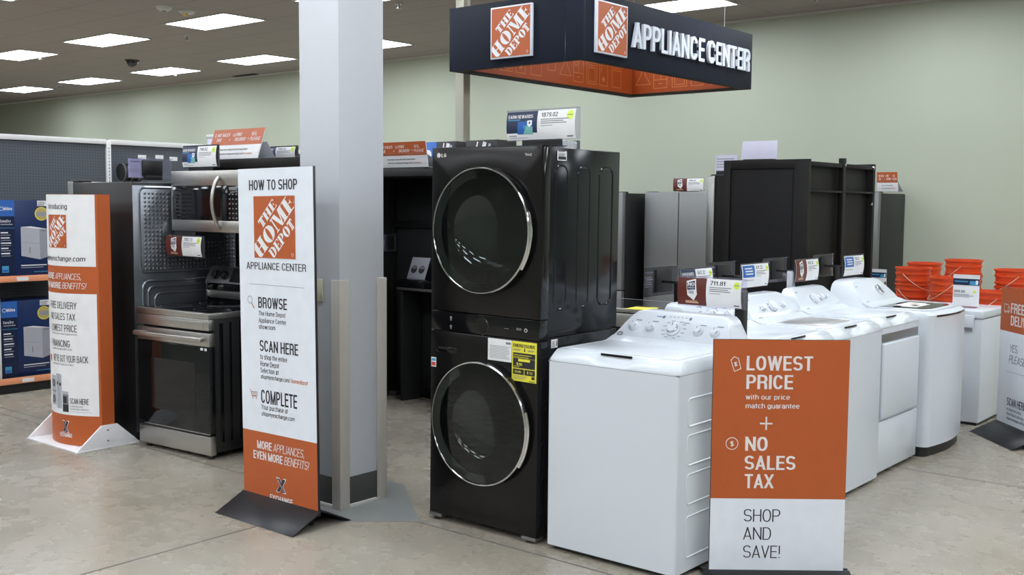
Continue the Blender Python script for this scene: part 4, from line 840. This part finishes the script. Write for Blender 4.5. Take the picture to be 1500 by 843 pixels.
for i, (y, z) in enumerate(((5.50, 2.005), (5.68, 2.01), (5.83, 2.0))):
    k = thing('hook_tag', ('first', 'second', 'third')[i] + ' small white price tag on a pegboard hook, counted from the white upright', 'price tag', (-9.2, y, z), 0, 'price tags on the pegboard hooks')
    MB().tube([(0, 0, -.02), (.16, 0, -.02), (.165, 0, .0)], .003, 'steel_grey', 6).build('hook', k); MB().box(.164, .166, -.042, .042, -.018, .02, 'white_print').build('tag_card', k, 0)
for i in range(3):
    k = thing('hanging_pack', ('first', 'second', 'third')[i] + ' black rounded pack hanging by the white pegboard upright', 'pack', (-9.2, 5.345+.075*i, 1.86), 0, 'black packs hanging on the pegboard')
    MB().tube([(0, 0, .07), (.15, 0, .07)], .003, 'steel_grey', 6).build('hook', k); MB().lathe([(0, -.02), (.075, -.02), (.085, -.01), (.085, .01), (.075, .02), (0, .02)], (.09, 0, 0), (0, 1, 0), 'satin_black', 24).build('pack_body', k); MB().lathe([(.083, -.022), (.088, -.022), (.088, -.014), (.083, -.014)], (.09, 0, 0), (0, 1, 0), 'grey_mark', 24, True).build('rim', k)

# ------------------------------------------------------------------ orange buckets nested in stacks by the back wall
def bucket():
    t = thing('bucket', '', 'bucket', (0, 0, 0), 0)
    b = MB(); prof = [(0, .006), (.122, .006), (.124, .0), (.127, .012), (.136, .245), (.149, .247), (.149, .262), (.141, .264), (.143, .305), (.151, .307), (.151, .322), (.144, .324), (.145, .352), (.155, .354), (.155, .370), (.1425, .370), (.121, .016), (0, .014)]
    b.lathe(prof, (0, 0, 0), (0, 0, 1), 'bucket_orange', 36).build('pail', t, 40)
    a = MB(); pts = [(.158*math.cos(q), .158*math.sin(q)-.0, .315-.14*math.sin(q)) for q in [PI*i/16 for i in range(17)]]
    a.tube([(x, -y-.004, z) for x, y, z in pts], .0028, 'wire_pale', 6); a.build('bail_handle', t, 60); return t
B0 = bucket(); used = False
ST = [(-3.34, 9.62, 1.065, 'left front'), (-3.38, 10.02, 1.09, 'left rear'), (-2.895, 9.20, 1.02, 'low middle'), (-2.90, 9.58, 1.152, 'tallest'), (-2.55, 9.19, .925, 'low right'), (-2.50, 9.62, 1.085, 'far right')]
names = {'left front': 'front stack beside the dark refrigerator', 'left rear': 'stack half hidden behind the front stack', 'low middle': 'low stack in front of the tallest stack', 'tallest': 'tallest stack behind the chest freezer sign', 'low right': 'low stack just left of the right poster', 'far right': 'tall stack behind the right-hand poster'}
ordw = ['topmost', 'second from the top', 'third from the top', 'fourth from the top', 'fifth from the top', 'sixth from the top', 'seventh from the top', 'eighth from the top', 'ninth from the top', 'tenth from the top', 'eleventh from the top', 'lowest']
for x, y, top, nm in ST:
    n = round((top-.37)/.131)+1; st = (top-.37)/(n-1)
    for i in range(n):
        o = B0 if not used else copy_tree(B0); used = True
        o.location = (x+random.uniform(-.003, .003), y+random.uniform(-.003, .003), st*i); o.rotation_euler = (0, 0, math.radians({'left front': 75, 'left rear': 60, 'tallest': -80}.get(nm, -60) + (random.uniform(-25, 25) if i < n-1 else 0)))
        o['label'] = 'orange bucket, ' + ordw[n-1-i] + ' in the ' + names[nm]; o['category'] = 'bucket'; o['group'] = 'orange buckets nested in stacks'

# ------------------------------------------------------------------ floor posters
def tent(t, x0, x1, yf, yr, yb, zr, m='base_black'):
    MB().prism([(x0, yf, .001), (x0, yf+.012, .001), (x0, yr+.002, zr-.006), (x0, yr-.004, zr+.001)], (x1-x0, 0, 0), m, .0015).build('base_plate', t)
    MB().prism([(x0, yb, .001), (x0, yb-.012, .001), (x0, yr+.015, zr-.006), (x0, yr+.021, zr+.001)], (x1-x0, 0, 0), m, .0015).build('base_plate', t)
    MB().box(x1-.10, x1-.085, yr-.002, yr+.020, 0, zr-.002, m, .001).box(x0+.085, x0+.10, yr-.002, yr+.020, 0, zr-.002, m, .001).build('panel_clip', t)
hw_ = thing('floor_sign', 'tall white and orange how to shop sign standing before the column', 'sign', (-4.64, 3.38, 0)); tent(hw_, 0, .625, -.18, .004, .20, .086)
pn_ = MB().box(0, .598, 0, .014, .05, 1.772, 'board_edge', .001); pn_ = pn_.build('panel', hw_); pn_.location = (0, 0, 0); pn_.rotation_euler = (0, -math.radians(.75), 0); pn_.location = (.008, 0, 0)
P = Pr(); P.rect(.001, .417, .596, 1.354, 'white_board').rect(.001, .051, .596, .366, 'orange_print')
T = P.text; k = 'ink'
T(.094, 1.661, .385, .052, 'HOW TO SHOP', k, 2, .022); P.logo(.130, 1.318, .328, .313, 2); T(.060, 1.258, .476, .037, 'APPLIANCE CENTER', k, 2, .006)
P.seg((.082, 1.182), (.520, 1.178), .002, 'grey_ink', 2)
P.ring(.084, 1.100, .020, .003, 'grey_ink', 2).seg((.097, 1.082), (.118, 1.058), .006, 'orange_ink', 2)
T(.152, 1.061, .232, .056, 'BROWSE', k, 2, .024)
for s_, v, w in (('The Home Depot', 1.022, .216), ('Appliance Center', .986, .221), ('showroom', .953, .135)): T(.154, v, w, .024, s_, k, 2, .012)
T(.158, .838, .308, .058, 'SCAN HERE', k, 2, .024)
for s_, v, w in (('to shop the entire', .797, .218), ('Home Depot', .761, .153), ('Selection at', .727, .148)): T(.160, v, w, .026, s_, k, 2, .012)
T(.161, .697, .240, .022, 'shopmyexchange.com/', k, 2, .004, .3); T(.404, .697, .134, .022, 'homedepot', 'orange_ink', 2, .004, .3)
P.path([(.066, .632), (.076, .626), (.086, .596), (.128, .600)], .003, 'orange_ink', 2).path([(.079, .620), (.132, .622), (.126, .602), (.085, .602), (.079, .620)], .003, 'grey_ink', 2)
for q in range(3): P.seg((.092+.011*q, .619), (.093+.010*q, .603), .002, 'orange_ink', 2)
P.seg((.081, .612), (.130, .613), .002, 'orange_ink', 2).disc(.092, .588, .004, 'orange_ink', 2, 10).disc(.122, .590, .004, 'orange_ink', 2, 10)
T(.161, .570, .290, .070, 'COMPLETE', k, 2, .024); T(.162, .537, .214, .026, 'Your purchase at', k, 2, .012); T(.162, .504, .268, .023, 'shopmyexchange.com', k, 2, .004, .3)
T(.120, .328, .122, .042, 'MORE', 'white_print', 2, .02); T(.252, .328, .246, .042, 'APPLIANCES,', 'white_print', 2, -.006, .25); T(.088, .272, .240, .042, 'EVEN MORE', 'white_print', 2, .02); T(.340, .272, .197, .042, 'BENEFITS!', 'white_print', 2, -.006, .25)
P.exchange(.280, .126, .066, .068, 2); T(.221, .070, .182, .032, 'EXCHANGE', 'white_print', 2, .02)
P.build('panel_print', pn_, front(-.0003))

lo = thing('floor_sign', 'orange and white lowest price and no sales tax sign in front of the washers', 'sign', (-2.223, 4.019, 0), math.atan2(.366, .448)); tent(lo, -.025, .605, -.14, .006, .16, .040)
pl_ = MB().box(0, .578, 0, .014, .02, 1.040, 'board_edge', .001).build('panel', lo); P = Pr(); T = P.text
P.rect(.001, .353, .576, .686, 'orange_print').rect(.001, .021, .576, .332, 'white_board').rect(.001, .3515, .576, .002, 'pale_text', 2)
T(.141, .908, .281, .062, 'LOWEST', 'pale_text', 2, .026); T(.142, .828, .198, .061, 'PRICE', 'pale_text', 2, .026); T(.140, .783, .188, .022, 'with our price', 'pale_text', 2, .014); T(.141, .745, .229, .022, 'match guarantee', 'pale_text', 2, .014)
P.rect(.204, .676, .053, .007, 'pale_text', 2).rect(.227, .652, .007, .057, 'pale_text', 3)
T(.141, .561, .098, .061, 'NO', 'pale_text', 2, .026); T(.143, .479, .217, .061, 'SALES', 'pale_text', 2, .026); T(.145, .399, .125, .061, 'TAX', 'pale_text', 2, .026)
P.path([(.074, .951), (.088, .966), (.106, .958), (.117, .915), (.090, .903)], .003, 'pale_text', 2, True); T(.088, .925, .014, .018, '$', 'pale_text', 2, .02)
P.ring(.087, .592, .027, .003, 'pale_text', 2, 28); T(.080, .580, .015, .022, '$', 'pale_text', 2, .02)
T(.145, .252, .156, .055, 'SHOP', 'ink', 2, -.008); T(.144, .173, .120, .055, 'AND', 'ink', 2, -.008); T(.146, .093, .158, .055, 'SAVE!', 'ink', 2, -.008)
P.build('panel_print', pl_, front(-.0003))

fs = thing('floor_sign', 'free delivery sign with an orange top cut by the right edge', 'sign', (-2.17, 8.055, 0), math.atan2(-.445, .393)); tent(fs, -.01, .60, -.19, .006, .20, .088)
pf_ = MB().box(0, .59, 0, .014, .05, 1.046, 'board_edge', .001).build('panel', fs); P = Pr(); T = P.text
P.rect(.001, .738, .588, .307, 'orange_print').rect(.001, .051, .588, .687, 'white_board')
T(.144, .870, .185, .070, 'FREE', 'pale_text', 2, .024); T(.150, .785, .36, .068, 'DELIVERY', 'pale_text', 2, .024); P.path(R4(.05, .875, .105, .925), .004, 'pale_text', 2, True).path(R4(.105, .880, .125, .908), .004, 'pale_text', 2, True).ring(.065, .872, .009, .004, 'pale_text', 2, 12).ring(.108, .872, .009, .004, 'pale_text', 2, 12)
T(.158, .600, .105, .052, 'YES,', 'ink', 2, -.008, .2); T(.146, .522, .235, .055, 'PLEASE', 'ink', 2, -.008, .2); P.seg((.12, .458), (.5, .462), .002, 'grey_ink', 2)
T(.144, .222, .255, .055, 'SCAN HERE', 'ink', 2, .022)
for i, s_ in enumerate(('to shop the entire', 'Home Depot selection at', 'shopmyexchange.com/homedepot')): T(.146, .187-.032*i, .20+.06*i, .020, s_, 'ink', 2, .006)
P.build('panel_print', pf_, front(-.0003))

# curved standee at the left
sd = thing('floor_standee', 'curved white and orange introducing standee on a white base at left', 'standee', (-6.715, 3.575, 0)); hh = 1.642; A_ = .31
cu_ = lambda x: -.125*(1-(x/A_)**2)
xs = [-A_+2*A_*i/24 for i in range(25)]
MB().prism([(x, cu_(x), .012) for x in xs] + [(A_, .088, .012), (-A_, .088, .012)], (0, 0, hh-.012), 'orange_print').build('curved_body', sd, 25)
MB().box(-.33, .33, -.185, .262, 0, .010, 'base_white', .002).build('base_tray', sd)
for x in (-.33, .3105): MB().prism([(x, -.185, .006), (x, .262, .006), (x, .10, .152), (x, -.01, .152)], (.0155, 0, 0), 'base_white', .002).build('base_wing', sd)
for z in (.05, .12): MB().cyl((.326, .03, z), (.330, .03, z), .006, 'steel_grey', 10).build('bolt', sd)
P = Pr(); T = P.text
P.rect(.004, 1.180, .605, .460, 'white_print').rect(.004, .210, .605, .794, 'white_print')
T(.225, 1.546, .214, .036, 'Introducing', 'ink', 2, .014); P.logo(.222, 1.297, .208, .213, 2)
T(.125, 1.212, .428, .034, 'shopmyexchange.com', 'ink', 2, .008, .2)
T(.160, 1.094, .135, .040, 'MORE', 'white_print', 2, .02); T(.308, 1.094, .215, .040, 'APPLIANCES,', 'white_print', 2, -.006, .25); T(.100, 1.034, .270, .040, 'EVEN MORE', 'white_print', 2, .02); T(.381, 1.034, .175, .040, 'BENEFITS!', 'white_print', 2, -.006, .25)
for s_, v, u, w in (('FREE DELIVERY', .903, .225, .267), ('NO SALES TAX', .829, .228, .253), ('LOWEST PRICE', .754, .234, .255), ('FINANCING', .653, .235, .200), ("WE'VE GOT YOUR BACK", .555, .252, .304)): T(u, v, w, .045, s_, 'ink', 2, .014)
for s_, v, w in (('with our price match guarantee', .733, .25), ('available with MILITARY STAR', .632, .21), ('Home Depot Protection Plans', .533, .22)): T(.240, v, w, .013, s_, 'grey_ink', 2, .006)
for v in (.925, .850, .775, .675): P.ring(.195, v, .016, .003, 'machine_grey', 2, 14)
P.poly([(.175, .590), (.215, .590), (.215, .560), (.195, .542), (.175, .560)], 'red_print', 2)
P.rect(.285, .245, .065, .228, 'machine_grey', 2).seg((.318, .245), (.318, .473), .004, 'grey_ink', 3).rect(.296, .400, .015, .02, 'ink', 3).rect(.324, .396, .022, .018, 'ink', 3).rect(.358, .270, .055, .075, 'grey_ink', 2).rect(.358, .228, .055, .048, 'ink', 2).rect(.364, .285, .034, .045, 'ink', 3).rect(.358, .343, .055, .020, 'machine_grey', 3)
P.rect(.205, .262, .075, .195, 'machine_grey', 2).ring(.243, .405, .028, .010, 'ink', 3, 16, ry=.026).disc(.243, .405, .018, 'grey_ink', 3, 14).ring(.243, .300, .028, .010, 'ink', 3, 16, ry=.026).disc(.243, .300, .018, 'grey_ink', 3, 14).seg((.205, .355), (.280, .352), .005, 'ink', 3)
T(.425, .285, .127, .037, 'SCAN HERE', 'ink', 2, .018); T(.425, .264, .09, .012, 'to shop the entire', 'grey_ink', 2, .008); T(.425, .246, .125, .012, 'The Home Depot selection at', 'grey_ink', 2, .008); P.seg((.425, .234), (.565, .234), .002, 'machine_grey', 2)
P.exchange(.356, .096, .052, .070, 2); T(.318, .062, .118, .026, 'EXCHANGE', 'white_print', 2, .018)
P.build('standee_print', sd, lambda u, v, d: (u-A_, cu_(u-A_)-d-.0008, v), cuts_u=[A_*2*i/24 for i in range(1, 24)])

# ------------------------------------------------------------------ price cards and sign holders
def card_print(p, kind, u, v, w, h, price, big=1.):
    """left offer card and right price card printed side by side"""
    lw = w*.46
    if kind == 'earn':
        p.rect(u, v, lw, h, 'navy_print').rect(u, v, lw, h*.24, 'white_print', 2)
        p.text(u+lw*.06, v+h*.76, lw*.80, h*.12, 'EARN REWARDS', 'white_print', 3, .012).rect(u+lw*.06, v+h*.69, lw*.4, h*.03, 'sky_print', 3)
        p.poly([(u+lw*.36, v+h*.20), (u+lw*.86, v+h*.19), (u+lw*.86, v+h*.66), (u+lw*.38, v+h*.64)], 'blue_print', 3).poly([(u+lw*.55, v+h*.2), (u+lw*.86, v+h*.19), (u+lw*.86, v+h*.45), (u+lw*.66, v+h*.50)], 'teal_print', 4).disc(u+lw*.6, v+h*.45, h*.06, 'sky_print', 5, 14).poly([(u+lw*.69, v+h*.67), (u+lw*.84, v+h*.68), (u+lw*.84, v+h*.52), (u+lw*.76, v+h*.44), (u+lw*.69, v+h*.52)], 'white_print', 5).disc(u+lw*.765, v+h*.59, h*.04, 'navy_print', 6, 10)
        p.rect(u+lw*.08, v+h*.13, lw*.25, h*.03, 'grey_ink', 3).rect(u+lw*.08, v+h*.07, lw*.6, h*.012, 'grey_ink', 3)
    elif kind == 'notax':
        p.rect(u, v, lw, h, 'maroon_print'); c = u+lw*.47; q = h*.01
        sh = lambda k: [(c-.155*lw*k, v+h*(.53+.33*k)), (c+.145*lw*k, v+h*(.53+.42*k)), (c+.215*lw*k, v+h*(.53-.12*k)), (c+.10*lw*k, v+h*(.53-.34*k)), (c-.11*lw*k, v+h*(.53-.16*k))]
        p.poly(sh(1.04), 'white_print', 2).poly([(c-.135*lw, v+h*.82), (c+.125*lw, v+h*.90), (c+.16*lw, v+h*.58), (c-.115*lw, v+h*.55)], 'navy_print', 3)
        p.text(c-.11*lw, v+h*.70, lw*.23, h*.13, 'NO', 'white_print', 4, .03).text(c-.09*lw, v+h*.61, lw*.22, h*.06, 'SALES', 'white_print', 4, .01).text(c-.075*lw, v+h*.42, lw*.19, h*.11, 'TAX', 'ink', 4, .03)
        p.rect(u+lw*.28, v+h*.14, lw*.42, h*.025, 'tan_ink', 2).rect(u+lw*.28, v+h*.08, lw*.45, h*.04, 'tan_ink', 2)
    elif kind == 'blue':
        p.rect(u, v, lw*1.03, h, 'white_print').rect(u+lw*.04, v+h*.44, lw*.96, h*.52, 'blue_print', 2)
        for i in range(3): p.rect(u+lw*(.20+.03*i), v+h*(.80-.12*i), lw*.6, h*.055, 'white_print', 3)
        p.rect(u+lw*.08, v+h*.30, lw*.85, h*.025, 'grey_ink', 2)
    x = u+lw*1.06; pw = w-lw*1.06
    p.rect(x, v, pw, h, 'white_print', 2)
    p.text(x+pw*.06, v+h*.77, pw*.46, h*.155, price, 'ink', 3, .02).disc(x+pw*.87, v+h*.80, pw*.10, 'lime_print', 3, 18).rect(x+pw*.80, v+h*.79, pw*.14, h*.03, 'grey_ink', 4)
    p.lines(x+pw*.05, v+h*.54, pw*.8, h*.20, 3, 'grey_ink', 3, .45, .3).rect(x+pw*.05, v+h*.46, pw*.34, h*.02, 'grey_ink', 3).rect(x+pw*.78, v+h*.06, pw*.16, h*.035, 'ink', 3)
def bend(t, v0, h, amp):
    return lambda y: (lambda u, v, d: (u, y-amp*4*(v-v0)/h*(1-(v-v0)/h)-d, v))
def cards(t, kind, price, w, h, z, amp=.010, y=0., x0=0.):
    fn = bend(t, z, h, amp)(y); cut = [z+h*i/8 for i in range(1, 8)]
    b = MB(); b.loft([[(x0-w/2, fn(0, v, 0)[1]+.0016, v), (x0+w/2, fn(0, v, 0)[1]+.0016, v), (x0+w/2, fn(0, v, 0)[1]+.0004, v), (x0-w/2, fn(0, v, 0)[1]+.0004, v)] for v in [z+h*i/8 for i in range(9)]], 'white_print')
    c = b.build('card_pair', t, 60); p = Pr(); card_print(p, kind, x0-w/2, z, w, h, price); p.build('card_print', c, lambda u, v, d: (u, fn(u, v, d)[1], v), cuts_v=cut, eps=.0004); return c
def sleeve(t, w, h, z, y, x0=0.):
    MB().box(x0-w/2-.006, x0+w/2+.022, y, y+.0015, z-.006, z+h+.006, 'acrylic').box(x0-w/2-.006, x0+w/2+.022, y-.005, y+.001, z+h+.004, z+h+.008, 'acrylic').build('acrylic_sleeve', t, 0)
def table_card(label, loc, rz, kind, price, w, h, lift, foot=.12, name='price_card'):
    t = thing(name, label, 'price card', loc, rz); cards(t, kind, price, w, h, lift); sleeve(t, w, h, lift, .004)
    MB().box(-foot, foot, -.02, .05, 0, .004, 'satin_black', .001).box(-foot, foot, .006, .012, 0, lift+.012, 'satin_black', .001).build('foot', t); return t
table_card('1879.02 price card with a navy rewards card on the black laundry tower', (-3.167, 4.02, 1.876), 0, 'earn', '1879.02', .41, .135, .034)
bx = thing('plastic_holder', 'empty white plastic holder lying on the laundry tower left of its price card', 'holder', (-3.47, 4.40, 1.878)); MB().box(-.10, .10, 0, .09, 0, .085, 'white_plastic', .012, 3).build('shell', bx); MB().box(.10, .22, .03, .05, 0, .05, 'acrylic', .002).build('clear_flap', bx)
table_card('small price card with a navy rewards card standing on the microwave', (-6.20, 4.20, 1.803), 0, 'earn', '798.02', .385, .135, .03, .14)
table_card('price card with a navy rewards card on the bay top beside the column', (-5.86, 4.58, 1.885), 0, 'earn', '798.02', .375, .080, .004, .1)
st = thing('paper_box', 'small white paper box behind the orange sign on the range bay', 'box', (-6.27, 4.54, 1.885)); MB().box(-.25, -.12, -.06, .06, 0, .16, 'lavender_card', .003).build('carton', st); MB().box(-.255, -.115, -.065, .065, .162, .185, 'white_print', .003).build('box_lid', st)
def topper(label, loc, rz, w, h, lean, left=True):
    t = thing('counter_sign', label, 'sign', loc, rz); fn = lambda u, v, d: (u, lean*v/h-d, v)
    MB().prism([(-w/2, 0, .002), (w/2, 0, .002), (w/2, lean, h), (-w/2, lean, h)], (0, .006, 0), 'white_print', .001).build('panel', t)
    MB().prism([(-w/2, .15, .001), (w/2, .15, .001), (w/2, lean+.008, h*.55), (-w/2, lean+.008, h*.55)], (0, .003, 0), 'machine_grey', .001).box(-w/2, w/2, .005, .15, .0, .003, 'white_print').build('back_stand', t)
    p = Pr(); p.rect(-w/2, h*.47, w, h*.53, 'orange_print'); P_ = 'pale_text'
    p.text(-w*.40, h*.76, w*.25, h*.11, 'NO SALES', P_, 2, .02, .2).text(-w*.40, h*.60, w*.10, h*.11, 'TAX', P_, 2, .02, .2).ring(-w*.44, h*.81, w*.02, w*.006, P_, 2, 12).rect(-w*.145, h*.645, w*.024, h*.012, P_, 2).rect(-w*.138, h*.627, w*.010, h*.05, P_, 3)
    p.path(R4(-w*.09, h*.77, -w*.05, h*.83), w*.006, P_, 2, True).text(-w*.035, h*.76, w*.12, h*.11, 'FREE', P_, 2, .02, .2).text(-w*.035, h*.60, w*.22, h*.11, 'DELIVERY', P_, 2, .02, .2).rect(w*.215, h*.645, w*.024, h*.012, P_, 2).rect(w*.215, h*.67, w*.024, h*.012, P_, 2)
    p.text(w*.27, h*.76, w*.10, h*.11, 'YES,', P_, 2, 0, .25).text(w*.26, h*.60, w*.20, h*.11, 'PLEASE', P_, 2, 0, .25)
    p.text(-w*.28, h*.29, w*.55, h*.065, 'Scan here to shop the entire Home Depot', 'ink', 2, .012).text(-w*.28, h*.15, w*.48, h*.065, 'selection at shopmyexchange.com/', 'ink', 2, .012).text(w*.205, h*.15, w*.17, h*.065, 'homedepot', 'orange_ink', 2, .006)
    p.build('panel_print', t, lambda u, v, d: (u, lean*v/h-d-.0006, v)); return t
topper('orange and white no sales tax sign on top of the bay above the microwave', (-6.06, 4.35, 1.886), 0, .56, .205, .07)
topper('orange and white no sales tax sign right of the column on the tall black bay', (-5.84, 5.73, 1.868), 0, .54, .19, -.03); o = [q for q in bpy.data.objects if q.name.startswith('counter_sign')][-1]; MB().box(-.21, .245, -.015, .05, -.050, .0, 'rack_brown', .003).build('mount', o)
topper('small orange and white sign on the dark-sided refrigerator at right', (-4.19, 11.2, 1.754), 0, .22, .205, -.03)
# boxes on the tall black bay
for x0, x1, m, l in ((-6.03, -5.745, 'box_bright', 'bright blue carton on the tall black bay behind its orange sign'), (-5.74, -5.545, 'satin_black', 'black carton with white marks left of the beige pole'), (-5.44, -5.13, 'satin_black', 'black carton with white marks right of the beige pole')):
    t = thing('product_box', l, 'box', ((x0+x1)/2, 6.0, 1.856), 0); w = x1-x0; MB().box(-w/2, w/2, 0, .22, 0, .215, m, .003).build('carton', t); p = Pr()
    if m == 'box_bright': p.poly([(-w*.2, 0.02), (w*.3, .02), (w*.1, .19), (-w*.1, .19)], 'sky_print', 1).disc(w*.2, .12, .035, 'white_print', 2).rect(-w*.4, .16, w*.25, .02, 'white_print', 2).disc(-w*.1, .09, .03, 'teal_print', 3)
    else: p.seg((-w*.28, .04), (-w*.12, .20), .012, 'white_print').seg((w*.0, .09), (w*.1, .19), .035, 'white_print').seg((w*.16, .07), (w*.26, .18), .022, 'machine_grey').lines(w*.26, .06, w*.18, .12, 4, 'white_print')
    p.build('carton_print', t, front(-.0006))
def rear_panel(t, w, h, z, y, x0=0., side=-1):
    """back of a sign holder: clear sleeve, lavender card back, square black plate"""
    MB().box(x0-w/2, x0+w/2, y, y+.002, z, z+h, 'acrylic').box(x0-w/2, x0+w/2, y-.012, y+.002, z+h, z+h+.003, 'acrylic').box(x0-w/2, x0+w/2, y-.012, y+.002, z-.003, z, 'acrylic').build('acrylic_sleeve', t, 0)
    c = MB().box(x0-w/2+.004, x0-w*.16, y+.0025, y+.004, z+.004, z+h-.004, 'lavender_card').build('card_back', t, 0); Pr().rect(x0-w*.46, z+h*.80, w*.22, h*.05, 'grey_ink').lines(x0-w*.46, z+h*.30, w*.22, h*.42, 5, 'machine_grey', 1, .4).build('card_print', c, front(y-.0005+.002))
    MB().box(x0-w*.20, x0+w*.26, y-.014, y-.002, z+.016, z+h-.014, 'satin_black', .003).build('mount_plate', t)
# holder on the far-left refrigerator, facing away
t = thing('price_holder', 'clear price holder seen from behind on top of the dark refrigerator at left', 'price holder', (-6.66, 4.115, 1.746), PI/2); rear_panel(t, .335, .135, .012, .0); MB().box(-.05, .08, -.02, .03, 0, .03, 'satin_black', .002).build('foot', t)
t = table_card('red no sales tax price card hanging under the microwave', (-6.185, 4.06, 1.243), 0, 'notax', '755.73', .40, .128, .0, .02); [bpy.data.objects.remove(q) for q in list(t.children) if q.name.startswith('foot')]
MB().box(-.12, .12, .006, .012, .10, .163, 'satin_black', .001).box(-.12, .12, .006, .10, .158, .163, 'satin_black', .001).build('bracket', t)
table_card('red no sales tax price card on the stainless french door refrigerator', (-6.335, 10.78, 1.753), 0, 'notax', '1484.43', .395, .142, .006, .12)
t = thing('price_holder', 'dark clear price holder inside the tall black bay beside the column', 'price holder', (-6.455, 6.18, 1.20), PI/2); rear_panel(t, .16, .145, 0, .0); MB().box(-.02, .02, -.012, .02, .05, .09, 'satin_black').build('bracket', t)
# double holders over the washers: cards toward the aisle, a second holder facing the other way
HG = 'double price holders over the washer row'
for yc, kind, price, post, l in ((5.12, 'earn', '643.32', 'satin_black', 'price card with a navy rewards card, half hidden behind the 711.81 card'), (5.805, 'blue', '471.32', 'satin_black', 'price card with a blue square above the washer with a grey lid panel'),
                                 (6.525, 'notax', '459.32', 'white_plastic', 'brown no sales tax price card above the dryer'), (7.29, 'blue', '759.22', 'satin_black', 'price card with a blue square, rightmost of the row over the washers')):
    t = thing('price_holder', l, 'price holder', (-2.95, yc, 0), PI/2, HG); cards(t, kind, price, .335, .135, 1.123, .010); sleeve(t, .335, .135, 1.123, .004)
    rear_panel(t, .345, .155, 1.105, .22); MB().box(-.012, .012, .006, .21, 1.172, 1.186, 'satin_black', .002).box(-.05, .05, .006, .012, 1.14, 1.23, 'satin_black', .002).build('arm', t); MB().box(-.022, .022, .085, .125, 0, 1.180, post, .003).box(-.06, .06, .06, .15, 0, .008, post, .002).build('post', t)
t = thing('price_holder', 'red no sales tax card and white 711.81 price card over the nearest washer', 'price holder', (-2.49, 4.45, 0), 0, HG); cards(t, 'notax', '711.81', .335, .130, 1.132, .010); sleeve(t, .335, .130, 1.132, .004); MB().box(.058, .105, .14, .185, 0, 1.20, 'satin_black', .003).box(.07, .095, .006, .15, 1.17, 1.195, 'satin_black', .002).box(.03, .13, .12, .20, 0, .008, 'satin_black', .002).build('post', t)
# on the brown bay
t = thing('blank_sign', 'blank white sign board standing on top of the brown display bay', 'sign', (-3.70, 7.3, 1.93)); MB().prism([(-.145, 0, .015), (.145, 0, .015), (.14, .012, .150), (-.14, .012, .150)], (0, .005, 0), 'lavender_card', .001).build('board', t); MB().box(-.12, .12, -.01, .04, 0, .016, 'satin_black', .002).build('foot', t)
t = thing('price_holder', 'lavender price card back on the refrigerator left of the brown bay', 'price holder', (-3.955, 7.28, 1.836)); MB().box(-.09, .09, 0, .003, .006, .145, 'lavender_card').build('card_back', t, 0); Pr().lines(-.08, .05, .15, .08, 4, 'machine_grey').build('card_print', t, front(-.0006)); MB().box(-.08, .09, -.01, .04, 0, .028, 'satin_black', .002).build('foot', t)
def stand_card(label, loc, rz, w, h, z, price, pole):
    t = thing('price_sign', label, 'price sign', loc, rz); MB().box(-w/2, w/2, 0, .003, z, z+h, 'white_print', .0).build('card', t, 0); p = Pr(); p.rect(-w/2, z+h*.66, w, h*.21, 'navy_print').rect(-w/2, z+h*.95, w, h*.05, 'pale_text').poly([(w*.12, z+h*.68), (w*.44, z+h*.66), (w*.46, z+h*.80), (w*.14, z+h*.80)], 'sky_print', 2).poly([(w*.36, z+h*.70), (w*.45, z+h*.70), (w*.45, z+h*.82), (w*.36, z+h*.82)], 'white_print', 3)
    p.rect(-w*.44, z+h*.76, w*.5, h*.035, 'sky_print', 2).text(-w*.46, z+h*.42, w*.42, h*.08, price, 'ink', 2, .02).disc(w*.33, z+h*.46, w*.06, 'lime_print', 2, 14).lines(-w*.46, z+h*.28, w*.75, h*.11, 3, 'grey_ink', 2, .4); p.build('card_print', t, front(-.0006))
    if pole: MB().box(-.012, .012, .004, .03, 0, z+h*.5, 'satin_black', .002).box(-.07, .07, -.05, .08, 0, .008, 'satin_black', .002).build('stand', t)
    else: MB().box(-w*.42, w*.42, -.03, .04, 0, .006, 'acrylic').box(-w*.42, w*.42, .004, .010, 0, z+.02, 'acrylic').build('stand', t)
    return t
stand_card('white price sign with a navy band standing on the chest freezer', (-2.503, 8.35, .851), 0, .19, .235, .012, '209.00', False)
stand_card('small price sign with a navy band beside the dark-sided refrigerator', (-3.42, 9.0, 0), 0, .14, .21, .86, '299.00', True)
